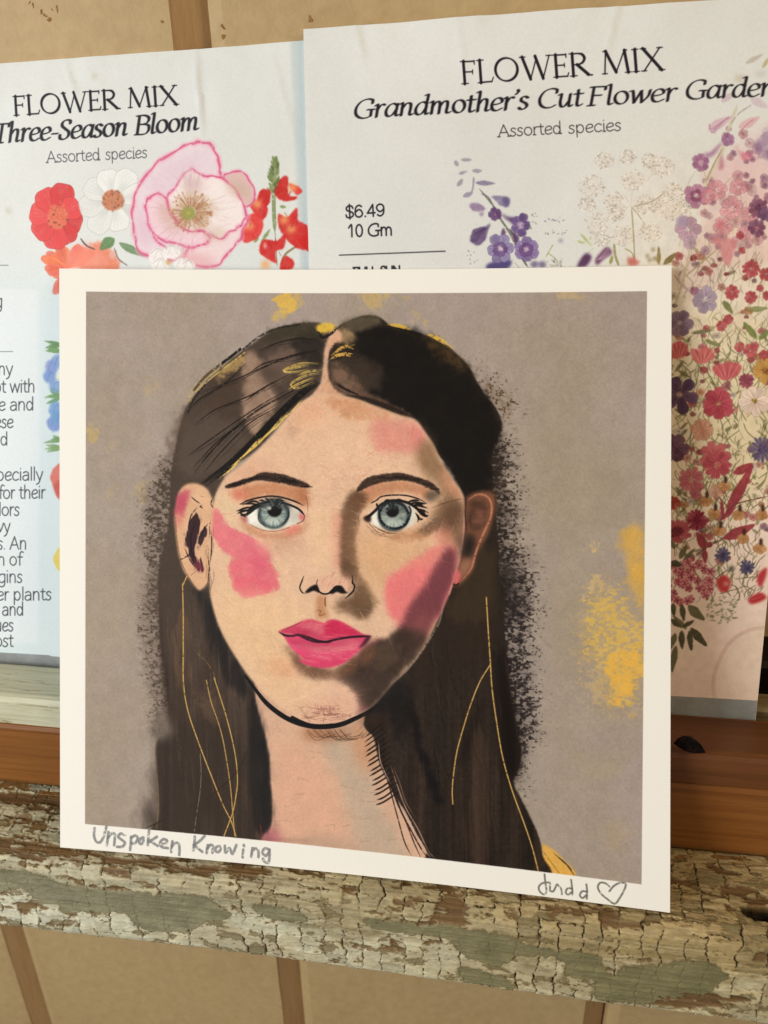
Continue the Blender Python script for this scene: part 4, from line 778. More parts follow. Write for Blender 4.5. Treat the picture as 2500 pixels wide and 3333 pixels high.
def paint_right(mapf, W, H):
    c = Canvas(W, H, (224, 226, 222), mapf)
    n = fnoise(H, W, 200, octv=4, seed=31)[..., None]; c.a *= 1+(n-.5)*.03
    G = tile(1450, 450, .4521); P6 = tile(2100, 600, .407); P7 = tile(2100, 1500, .407); T2 = tile(2050, 0, .27125)
    # rose and ochre wash in the lower body of the packet
    c.poly(P6((350, 560), (700, 300), (1100, 200), (1100, 2300), (100, 2300), (150, 700)), (232, 218, 196), .75, 34, gr=.5, gs=60)
    c.poly([(2100, 1450), (2600, 1400), (2600, 2400), (2100, 2400)], (240, 216, 204), .85, 30)
    c.poly([(2100, 1100), (2600, 1050), (2600, 1560), (2350, 1700), (2100, 1620)], (222, 210, 170), .55, 30, gr=.6, gs=50)
    c.poly([(2280, 1250), (2600, 1180), (2600, 1500), (2400, 1620), (2280, 1500)], (216, 208, 160), .5, 26, gr=.6, gs=40)
    c.poly(T2((1300, 1600), (1800, 1450), (1800, 2400), (900, 2500), (1100, 1900)), (234, 190, 194), .35, 16, gr=.7, gs=30)
    c.poly([(2300, 560), (2520, 500), (2520, 830), (2380, 860), (2290, 760)], (232, 176, 184), .4, 16, gr=.7, gs=20)
    c.poly([(2200, 820), (2330, 760), (2360, 900), (2240, 980)], (214, 186, 184), .6, 16, gr=.5)
    GR = [(104, 108, 62), (84, 92, 50), (128, 126, 76), (138, 140, 88), (110, 96, 64)]
    def tangle(x0, y0, x1, y1, n, L=60, w=1.5, cols=GR, al=.7):
        for k in range(n):
            x, y = RNG.uniform(x0, x1), RNG.uniform(y0, y1); a = RNG.uniform(-2.4, -.7); l = RNG.uniform(.4, 1.3)*L
            dx, dy = l*np.cos(a), l*np.sin(a); b = RNG.uniform(-.3, .3)*l
            stem(c, [(x, y), (x+dx*.5+b, y+dy*.5), (x+dx, y+dy)], RNG.uniform(.7, 1.6)*w, cols[k % len(cols)], al)
            if k % 3 == 0: leaf(c, (x+dx*.5+b, y+dy*.5), (x+dx*.5+b+RNG.uniform(-24, 24), y+dy*.5-RNG.uniform(5, 26)), RNG.uniform(2, 5), cols[(k+1) % len(cols)], al, False)
    tangle(2200, 850, 2520, 1160, 110, 60, 1.3, [(150, 140, 110), (120, 122, 84), (170, 160, 130), (130, 110, 96)], .55)
    tangle(2180, 1120, 2520, 1700, 330, 70, 1.7)
    tangle(2180, 1650, 2470, 1960, 170, 60, 1.8)
    for k in range(70):
        x, y = RNG.uniform(2190, 2500), RNG.uniform(1150, 1800); leaf(c, (x, y), (x+RNG.uniform(-45, 45), y+RNG.uniform(-45, 20)), RNG.uniform(4, 10), GR[k % 5], .7)
    # the crowd of small blooms between the large ones
    PAL = [(206, 88, 96), (214, 120, 126), (188, 66, 84), (226, 150, 140), (216, 150, 96), (196, 104, 120), (230, 214, 206), (160, 120, 150)]
    for k in range(110):
        x, y = RNG.uniform(2185, 2515), RNG.uniform(830, 1900)
        if y > 1750 and x > 2400: continue
        if RNG.rand() < .4: leaf(c, (x, y), (x+RNG.uniform(-34, 34), y+RNG.uniform(-34, 14)), RNG.uniform(3, 8), GR[k % 5], .75)
        flower(c, x, y, RNG.uniform(8, 16), RNG.randint(5, 8), PAL[RNG.randint(8)], (214, 180, 110), .22, sq=RNG.uniform(.6, 1), var=18, al=.85)
    for k in range(60):
        x, y = RNG.uniform(2290, 2515), RNG.uniform(420, 830); s_ = RNG.uniform(9, 20)
        if (x-2290)*1.2+420 < y-560+420 or x > 2350 or y > 600: flower(c, x, y, s_, 5, [(226, 160, 176), (206, 140, 172), (236, 196, 204), (190, 140, 176)][k % 4], None, .2, var=14, al=.55)
    for k in range(50):
        x, y = RNG.uniform(2200, 2500), RNG.uniform(640, 1150); stem(c, [(x, y), (x+RNG.uniform(-12, 30), y-50), (x+RNG.uniform(0, 50), y-RNG.uniform(70, 120))], RNG.uniform(1, 2), [(176, 164, 132), (150, 146, 104)][k % 2], .5)
    # blue larkspur, upper left of the bouquet
    V = (112, 96, 140); VD = (78, 60, 108); VG = (150, 148, 164)
    for a, b, w in (((70, 165), (95, 210), 9), ((110, 160), (198, 160), 8), ((95, 262), (160, 240), 7), ((190, 238), (270, 240), 9), ((85, 350), (128, 295), 9), ((205, 280), (205, 340), 5)):
        leaf(c, G(a)[0], G(b)[0], w, VG, .85, False)
    leaf(c, G((215, 325))[0], G((365, 330))[0], 10, (132, 122, 152), .9, False); leaf(c, G((125, 425))[0], G((200, 395))[0], 10, (150, 140, 168), .9, False)
    stem(c, G((205, 290), (195, 380), (160, 430)), 4, (160, 156, 174)); stem(c, G((245, 370), (330, 470), (400, 590), (460, 680), (510, 780), (560, 880), (600, 940)), 4.5, (112, 112, 104))
    stem(c, G((255, 405), (310, 430), (350, 500)), 2.5, (120, 116, 120)); stem(c, G((460, 655), (500, 720), (520, 780)), 4, (84, 76, 90))
    c.poly(G((330, 425), (400, 420), (455, 430), (465, 470), (440, 502), (400, 490), (360, 450)), (134, 126, 160), .95, 1.5, gr=.4, gs=8); c.poly(G((410, 430), (460, 440), (450, 495), (420, 480)), (96, 84, 130), .8, 2)
    c.poly(G((170, 480), (220, 468), (270, 490), (290, 520), (240, 535), (190, 520)), (146, 122, 160), .95, 1.5, gr=.4, gs=8); c.poly(G((245, 540), (275, 535), (270, 565), (250, 562)), (170, 150, 170), .9, 1)
    flower(c, *G((360, 550))[0], 22, 5, (116, 84, 134), (200, 170, 200), .2)
    c.poly(G((400, 545), (450, 570), (520, 580), (500, 630), (470, 610), (430, 580)), (92, 66, 112), .95, 1.5)
    flower(c, *G((540, 630))[0], 32, 5, (110, 84, 138), (206, 184, 214), .3, sq=1.3)
    c.poly(G((330, 590), (300, 630), (200, 665), (180, 740), (235, 778), (290, 730), (310, 670)), (104, 82, 124), .95, 1.5, gr=.4, gs=7)
    for k in range(5): c.line(G((300-k*6, 650), (255-k*14, 700), (225-k*8, 745)), 1.3, (64, 48, 84), .6)
    c.poly(G((415, 650), (435, 690), (400, 700)), (100, 70, 110), .9, 1); c.poly(G((490, 680), (530, 720), (510, 760), (490, 740)), (92, 62, 104), .9, 1)
    c.poly(G((320, 900), (470, 880), (440, 945), (300, 945)), (78, 68, 122), .95, 2)
    flower(c, *G((395, 800))[0], 46, 6, (146, 134, 174), (222, 204, 228), .2, str_=(92, 78, 130), edge=(84, 66, 124), sq=1.1); flower(c, *G((395, 800))[0], 25, 5, (126, 98, 150), (230, 214, 232), .36, edge=(84, 56, 112))
    flower(c, *G((580, 805))[0], 44, 6, (144, 126, 172), (222, 200, 222), .2, str_=(92, 70, 126), edge=(86, 62, 122)); flower(c, *G((580, 805))[0], 24, 5, (118, 84, 140), (230, 212, 230), .36, edge=(76, 46, 100))
    for a in ((640, 910), (695, 912)): c.blob(*G(a)[0], 13, 11, (120, 112, 146), .9, 1.5)
    stem(c, G((500, 900), (540, 945)), 3, (78, 78, 90))
    for k in range(46):
        x, y = [(640, 560), (640, 610), (750, 600), (755, 680), (830, 680), (815, 590), (180, 830), (210, 895), (620, 660), (800, 890)][k % 10]
        X, Y = G((x+RNG.uniform(-36, 36), y+RNG.uniform(-20, 20)))[0]; c.line([(X, Y), (X+RNG.uniform(-5, 5), Y+RNG.uniform(-5, 5))], 1.8, [(84, 98, 116), (150, 152, 156), (140, 128, 120)][k % 3], .7)
    c.blob(*G((828, 740))[0], 8, 7, (150, 156, 176), .8, 1.5)
    for a in (((720, 860), (760, 790), (775, 770)), ((740, 830), (790, 870), (810, 900)), ((720, 880), (715, 920))): stem(c, G(*a), 2.4, (168, 172, 120))
    for k in range(30): X, Y = G((RNG.uniform(730, 840), RNG.uniform(870, 930)))[0]; c.line([(X, Y), (X+4, Y+3)], 1.4, (150, 140, 134), .6)
    # queen-anne's-lace
    LC = (178, 168, 156)
    for x, y, r in ((1140, 165, 34), (1310, 140, 27), (1480, 170, 32), (1560, 215, 38), (1055, 350, 44), (1345, 310, 40), (1215, 465, 38), (1020, 480, 28), (1430, 480, 36), (1540, 490, 34), (1640, 390, 34), (1620, 520, 40), (1085, 620, 42), (1230, 550, 26), (1275, 705, 40), (1470, 680, 38), (1120, 730, 28), (1700, 500, 30)):
        X, Y = G((x, y))[0]; c.blob(X, Y, r, r*.8, (226, 220, 212), .8, 5, .6, gs=8); puff(c, X, Y, r, LC, 46, .6, 1.7); puff(c, X, Y, r, (140, 128, 112), 20, .6, 1.6); puff(c, X, Y, r, (244, 242, 236), 22, .8, 2.2)
    for a in (((1360, 915), (1350, 700), (1335, 500)), ((1335, 500), (1290, 420)), ((1335, 480), (1340, 380)), ((1335, 500), (1380, 550), (1435, 635)), ((1340, 500), (1480, 460), (1580, 390)), ((1320, 490), (1200, 620)), ((1310, 500), (1200, 500)), ((1450, 310), (1500, 240))):
        stem(c, G(*a), 3 if a[0][1] > 800 else 1.8, (164, 158, 116) if a[0][1] > 800 else (158, 146, 110), .8)
    for a in (((960, 680), (1010, 730), (1060, 790)), ((1035, 740), (1045, 700)), ((940, 740), (1010, 760))): leaf(c, G(a[0])[0], G(a[-1])[0], 4, (168, 172, 104), .85)
    stem(c, G((1060, 795), (1000, 850)), 3, (150, 160, 100)); stem(c, G((1210, 760), (1220, 850), (1245, 920)), 5, (156, 156, 104)); leaf(c, G((1180, 915))[0], G((1200, 840))[0], 6, (150, 148, 90))
    stem(c, G((1285, 795), (1340, 830), (1360, 900)), 2, (150, 140, 90))
    PU = (98, 62, 100)
    c.poly(G((945, 925), (985, 850), (1020, 830), (1050, 860), (1020, 915), (990, 928)), PU, .95, 1.5); c.poly(G((1075, 880), (1110, 830), (1160, 785), (1195, 830), (1140, 870), (1090, 915)), (112, 66, 104), .95, 1.5)
    for k in range(4): c.line(G((1090+k*8, 880-k*2), (1165+k*4, 800+k*12)), 1.4, (214, 196, 210), .6); c.line(G((960+k*14, 920), (1000+k*12, 850)), 1.3, (60, 36, 70), .6)
    c.poly(G((1312, 915), (1310, 855), (1335, 870), (1350, 850), (1370, 880), (1395, 890), (1370, 915)), (206, 112, 104), .95, 1.5)
    for a in ((1450, 850), (1490, 805), (1500, 870), (1465, 880)): c.blob(*G(a)[0], 6, 7, (150, 130, 90), .8, 1.5)
    leaf(c, G((1530, 910))[0], G((1530, 775))[0], 8, (140, 124, 66)); leaf(c, G((1565, 910))[0], G((1660, 825))[0], 12, (126, 112, 56)); leaf(c, G((1540, 912))[0], G((1500, 850))[0], 5, (150, 136, 84))
    # pink larkspur climbing to the right edge
    M = (190, 132, 168)
    stem(c, T2((1290, 1250), (1180, 1560), (1090, 1850), (930, 2150), (870, 2300)), 8, (214, 206, 184)); stem(c, T2((1460, 1260), (1300, 1370), (1200, 1500)), 3, (178, 166, 156)); stem(c, T2((1110, 1780), (1000, 1980), (900, 2200)), 3, (176, 150, 110))
    leaf(c, T2((1380, 770))[0], T2((1600, 650))[0], 10, (192, 184, 170), .8, False); leaf(c, T2((1580, 830))[0], T2((1680, 670))[0], 7, (182, 172, 120), .8, False); c.blob(*T2((1310, 950))[0], 17, 11, (196, 186, 168), .8, 4); c.blob(*T2((1570, 890))[0], 18, 6, (186, 178, 176), .8, 4)
    for a, b, w, cl in (((1090, 1230), (1250, 1110), 14, (206, 188, 196)), ((1440, 1180), (1659, 1290), 18, (212, 196, 204)), ((930, 1560), (1220, 1400), 20, (214, 184, 196)), ((1300, 1540), (1560, 1400), 18, (220, 182, 190))):
        leaf(c, T2(a)[0], T2(b)[0], w, cl, .9, False)
    c.line(T2((940, 1480), (980, 1600), (1060, 1500), (1180, 1420)), 2.4, (176, 118, 150), .7, rough=.4); c.line(T2((1340, 1560), (1420, 1480), (1480, 1440)), 2.2, (206, 110, 130), .7, rough=.4)
    for k in range(10): c.line(T2((940+k*8, 1560+k*6), (1020+k*10, 1520-k*4), (1180, 1410)), 1.2, (188, 140, 168), .5)
    flower(c, *T2((1170, 1680))[0], 22, 5, (176, 120, 166), (220, 190, 214), .3, str_=(130, 74, 126))
    c.poly(T2((1110, 1700), (960, 1830), (880, 1850), (920, 1900), (1010, 1860)), (172, 124, 160), .9, 1.5)
    flower(c, *T2((840, 1960))[0], 30, 6, (170, 112, 152), (232, 196, 214), .3, str_=(128, 70, 120))
    c.poly(T2((1090, 1850), (1060, 2040), (1120, 2010)), (190, 120, 140), .8, 2)
    flower(c, *P6((405, 95))[0], 42, 6, (184, 126, 162), (236, 206, 222), .28, str_=(136, 70, 120)); flower(c, *P6((405, 95))[0], 20, 5, (164, 88, 132), (240, 214, 226), .4)
    flower(c, *P6((340, 360))[0], 44, 6, (192, 154, 182), (238, 218, 226), .22, str_=(150, 100, 146)); c.blob(*P6((285, 300))[0], 17, 20, (164, 150, 186), .8, 3, .4); flower(c, *P6((350, 470))[0], 22, 5, (196, 166, 190), None)
    flower(c, *P6((470, 920))[0], 44, 6, (166, 150, 178), (218, 206, 216), .22, str_=(112, 92, 138)); flower(c, *P6((385, 850))[0], 14, 4, (170, 104, 140), None)
    flower(c, *P6((270, 1110))[0], 44, 6, (132, 104, 134), (206, 180, 200), .2, str_=(84, 60, 100))
    for x, y, s in ((2330, 620, 36), (2380, 680, 40), (2400, 610, 30), (2440, 700, 30), (2350, 740, 34), (2300, 640, 26), (2420, 760, 26)):
        flower(c, x, y, s, 6, (222, 150, 166), (236, 190, 200), .3, str_=(190, 96, 120), al=.7, var=20)
    c.poly(T2((1260, 1750), (1340, 1820), (1480, 1840), (1380, 1960), (1340, 1900)), (214, 120, 142), .85, 3, gr=.5); c.poly(T2((1640, 1540), (1580, 1650), (1500, 1700), (1560, 1900), (1700, 1900)), (146, 116, 154), .75, 5, gr=.6, gs=8)
    c.poly(P6((485, 375), (560, 430), (720, 440), (700, 560), (655, 665), (590, 540)), (216, 128, 140), .85, 3, gr=.5, gs=9); c.poly(P6((560, 330), (610, 290), (620, 370)), (216, 110, 130), .8, 2)
    flower(c, *P6((900, 190))[0], 34, 9, (150, 86, 124), (110, 60, 100), .3); flower(c, *P6((890, 350))[0], 30, 8, (142, 84, 126), (190, 110, 130), .3); flower(c, *P6((960, 240))[0], 24, 7, (128, 84, 136), None)
    stem(c, P6((220, 720), (300, 820), (350, 850)), 4, (196, 160, 166)); stem(c, P6((230, 980), (300, 760), (350, 530)), 4, (190, 180, 140)); stem(c, P6((310, 740), (420, 650), (560, 530)), 3, (168, 150, 110)); stem(c, P6((220, 640), (290, 660)), 2.4, (150, 130, 90))
    RD = (208, 84, 92)
    for x, y, r, nn in ((845, 675, 30, 12), (965, 720, 24, 10), (690, 865, 25, 8), (840, 905, 22, 8), (970, 890, 16, 7), (605, 1130, 18, 6), (660, 1080, 17, 6), (770, 530, 12, 6), (755, 410, 13, 6), (750, 1300, 17, 5), (840, 1330, 24, 6), (950, 1370, 20, 6), (915, 830, 12, 5)):
        X, Y = P6((x, y))[0]; flower(c, X, Y, r, nn, RD, (232, 150, 150), .25, str_=(166, 48, 66), var=22)
    for p, cl in (((210, 1290, 260, 1250, 330, 1290, 320, 1370, 240, 1395, 200, 1370), (208, 78, 84)), ((355, 1310, 420, 1320, 500, 1300, 555, 1370, 520, 1410, 450, 1435, 380, 1400), (212, 96, 98)), ((530, 1460, 600, 1430, 700, 1420, 765, 1450, 740, 1520, 640, 1570, 570, 1530), (202, 78, 90))):
        pts = P6(*[(p[i], p[i+1]) for i in range(0, len(p), 2)]); c.poly(pts, cl, .95, 1.5, gr=.3, gs=8)
        cx = np.mean([q[0] for q in pts]); bot = max(q[1] for q in pts); top = min(q[1] for q in pts); ww = max(q[0] for q in pts)-min(q[0] for q in pts)
        for k in range(-3, 4): c.line([(cx+k*2, bot-4), (cx+k*ww*.14, top+8)], 1.5, (236, 150, 146) if k % 2 else (160, 44, 60), .6, rough=.3)
    stem(c, P6((430, 1440), (410, 1560), (380, 1660)), 2.4, (120, 110, 60)); stem(c, P6((640, 1570), (630, 1620)), 3, (140, 70, 50))
    flower(c, *P6((270, 1680))[0], 62, 6, (92, 60, 98), (214, 170, 150), .14, str_=(54, 30, 66), rot=.3, wid=19)
    flower(c, *P6((230, 2100))[0], 50, 6, (104, 62, 92), None, rot=.1)
    flower(c, *P6((580, 1750))[0], 54, 8, (190, 62, 82), (220, 160, 110), .14, str_=(138, 30, 56), wid=18, notch=.08)
    flower(c, *P6((870, 1730))[0], 52, 8, (226, 208, 198), (196, 160, 60), .14, str_=(190, 160, 140), edge=(180, 150, 130), wid=16)
    flower(c, *P6((805, 1570))[0], 26, 11, (176, 72, 100), None); flower(c, *P6((960, 1490))[0], 44, 14, (216, 164, 74), (160, 100, 40), .25, str_=(180, 120, 50)); c.blob(*P6((435, 1660))[0], 12, 11, (176, 100, 70), .9, 2)
    flower(c, *P6((450, 1960))[0], 40, 6, (214, 136, 108), None, al=.75); flower(c, *P6((550, 2180))[0], 52, 8, (206, 96, 100), (226, 160, 130), .18, str_=(160, 50, 66))
    flower(c, *P6((930, 2120))[0], 44, 16, (110, 96, 140), (90, 70, 120), .3, wid=5)
    for a in ((620, 1990), (745, 2130)):
        for k in range(7): A_ = k*.9; X, Y = P6(a)[0]; c.line([(X, Y), (X+24*np.cos(A_), Y+24*np.sin(A_))], 2.6, (112, 92, 58), .85, taper=.3)
    leaf(c, P6((620, 930))[0], P6((700, 1040))[0], 13, (112, 122, 66)); leaf(c, P6((890, 1240))[0], P6((780, 1100))[0], 14, (116, 132, 62)); leaf(c, P6((900, 1240))[0], P6((1010, 1150))[0], 12, (110, 128, 62)); leaf(c, P6((820, 1000))[0], P6((980, 990))[0], 12, (130, 140, 84))
    leaf(c, P6((360, 1190))[0], P6((545, 1165))[0], 8, (108, 112, 76)); leaf(c, P6((470, 1240))[0], P6((600, 1300))[0], 8, (112, 122, 70)); leaf(c, P6((230, 1500))[0], P6((310, 1400))[0], 7, (110, 104, 66)); leaf(c, P6((250, 1480))[0], P6((370, 1550))[0], 7, (110, 104, 66))
    # lower bouquet
    flower(c, *P7((570, 30))[0], 46, 12, (196, 72, 88), (220, 120, 110), .25, str_=(150, 40, 60)); flower(c, *P7((365, 150))[0], 44, 11, (204, 104, 116), (226, 150, 150), .25, str_=(160, 60, 84))
    flower(c, *P7((400, 260))[0], 20, 6, (200, 100, 112), None); flower(c, *P7((220, 330))[0], 24, 8, (196, 66, 50), None); flower(c, *P7((560, 240))[0], 24, 7, (222, 160, 130), None, al=.7)
    for a, b, w in (((600, 470), (730, 360), 9), ((620, 470), (600, 290), 7), ((620, 620), (880, 505), 22), ((640, 430), (860, 20), 22), ((480, 710), (405, 560), 18), ((470, 700), (480, 820), 12), ((500, 690), (520, 640), 12), ((700, 100), (860, 15), 18)):
        leaf(c, P7(a)[0], P7(b)[0], w, (154, 42, 56), .95)
    for a in (((400, 750), (500, 680), (620, 620)), ((640, 420), (560, 520)), ((590, 480), (680, 370), (760, 330), (983, 280)), ((240, 450), (320, 250))): stem(c, P7(*a), 3, (110, 64, 50))
    for x, y in ((550, 420), (745, 430), (930, 430), (590, 560), (480, 320), (915, 700), (780, 620), (630, 200)):
        X, Y = P7((x, y))[0]; flower(c, X, Y, 22, 6, (216, 150, 90), None, sq=.8, var=20); c.blob(X+4, Y-22, 6, 12, (66, 38, 28), .95, 1)
    flower(c, *P7((405, 470))[0], 36, 16, (176, 44, 74), (130, 26, 54), .35, var=22); flower(c, *P7((250, 560))[0], 50, 14, (196, 76, 92), (120, 34, 50), .4, var=22, sq=.8)
    for x, y in ((620, 750), (815, 850)): flower(c, *P7((x, y))[0], 27, 11, (92, 88, 132), (70, 56, 110), .3, wid=4.5)
    c.blob(*P7((685, 860))[0], 10, 9, (96, 96, 90), .9, 1.5); stem(c, P7((685, 865), (620, 890), (560, 940)), 2, (100, 96, 60))
    for k in range(46):
        a, q = RNG.uniform(0, 6.3), np.sqrt(RNG.uniform(0, 1)); X, Y = P7((330+220*q*np.cos(a), 960+170*q*np.sin(a)))[0]
        flower(c, X, Y, 15, 5, (204, 94, 112), (150, 36, 60), .3, edge=(232, 176, 180), var=24)
    c.poly(P7((565, 960), (600, 920), (640, 910), (680, 960), (660, 1040), (600, 1040)), (200, 44, 48), .95, 1.5); c.blob(*P7((645, 980))[0], 9, 8, (232, 150, 140), .8, 2)
    c.poly(P7((895, 920), (970, 850), (960, 940), (915, 1010)), (196, 40, 52), .95, 1.5); c.poly(P7((822, 1110), (870, 1070), (930, 1052), (970, 1090), (930, 1120), (850, 1142)), (196, 32, 40), .95, 1.5); c.line(P7((850, 1110), (930, 1080)), 1.6, (230, 110, 100), .8)
    for a in (((680, 985), (720, 1000), (740, 1030), (760, 1090)), ((740, 1020), (800, 1000), (880, 1040)), ((745, 940), (820, 930), (895, 925)), ((590, 1060), (660, 1040), (740, 1020))): stem(c, P7(*a), 2, (110, 104, 72))
    DG = (72, 70, 44)
    for a, b, w in (((200, 1260), (300, 1330), 12), ((340, 1150), (475, 1270), 20), ((330, 1340), (215, 1230), 10), ((360, 1330), (495, 1480), 17), ((350, 1350), (370, 1520), 12), ((290, 1350), (295, 1505), 13), ((240, 1370), (205, 1500), 12), ((245, 1470), (212, 1690), 14), ((300, 1320), (390, 1270), 9), ((220, 1130), (230, 1240), 12), ((290, 1140), (310, 1280), 12),
                     ((200, 800), (290, 830), 14), ((270, 780), (330, 660), 12), ((300, 790), (400, 690), 8), ((230, 700), (200, 620), 10)):
        leaf(c, P7(a)[0], P7(b)[0], w, DG if RNG.rand() < .6 else (98, 96, 62), .97)
    for k in range(90):
        x, y = RNG.uniform(480, 720), RNG.uniform(1090, 1290)
        if (x-480)*.45+1080 > y-40: pass
        a = RNG.uniform(-.9, .5); X, Y = P7((x, y))[0]; l = RNG.uniform(8, 22)
        if y < 1340-(x-480)*.3: leaf(c, (X, Y), (X+l*np.cos(a), Y+l*np.sin(a)), 3, [(126, 130, 82), (104, 108, 62), (146, 146, 104)][k % 3], .85, False)
    # pale round watermark ring
    c.line([(2500, 2042), (2440, 2050), (2380, 2085), (2340, 2150), (2322, 2220), (2330, 2300)], 9, (206, 170, 156), .5, rough=.1)
    c.poly([(2345, 2150), (2400, 2080), (2460, 2050), (2530, 2045), (2530, 2330), (2335, 2330), (2326, 2230)], (238, 220, 200), .5, 3)
    # lettering
    K = (26, 22, 30); nb = (.33, np.radians(-16))
    inscribe(c, 'FLOWER MIX', (1502, 277), (2163, 230), 74, K, 9)
    for w_, a, b in (('Grandmother\u2019s', (1151, 387), (1719, 357)), ('Cut', (1749, 355), (1894, 347)), ('Flower', (1911, 347), (2198, 331)), ('Garden', (2228, 326), (2522, 312))):
        write(c, w_, a, b, 41, K, 10, nib=nb, slant=.17)
    write(c, 'Assorted', (1621, 448), (1829, 437), 26, (60, 58, 62), 3.2, sans=True, slab=True); write(c, 'species', (1849, 437), (2022, 427), 26, (60, 58, 62), 3.2, sans=True, slab=True)
    write(c, '$6.49', (1126, 710), (1255, 703), 26.5, (34, 32, 40), 5, sans=True); write(c, '10 Gm', (1132, 772), (1282, 766), 26.5, (34, 32, 40), 5, sans=True)
    c.line([(1106, 831), (1450, 819)], 2.4, (50, 48, 52), .95, sm=False)
    write(c, 'FULL SUN', (1150, 898), (1305, 892), 18, (34, 32, 40), 5, sans=True)
    # the ink of the bouquet is soft and a little brown, with pigment that varies from dab to dab
    lum = c.a.mean(2, keepdims=True); sat = fnoise(H, W, 14, octv=4, seed=77)[..., None]
    k_ = sstep(560, 760, np.arange(W))[None, :, None]*sstep(180, 420, np.arange(H))[:, None, None]
    tgt = (c.a*.80+lum*.20)*np.array([1.02, .99, .95])*(.985+.05*sat)
    c.a = c.a*(1-k_)+tgt*k_
    g = fnoise(H, W, 2.5, octv=2, seed=9)[..., None]; c.a *= 1+(g-.5)*.025
    return c.a

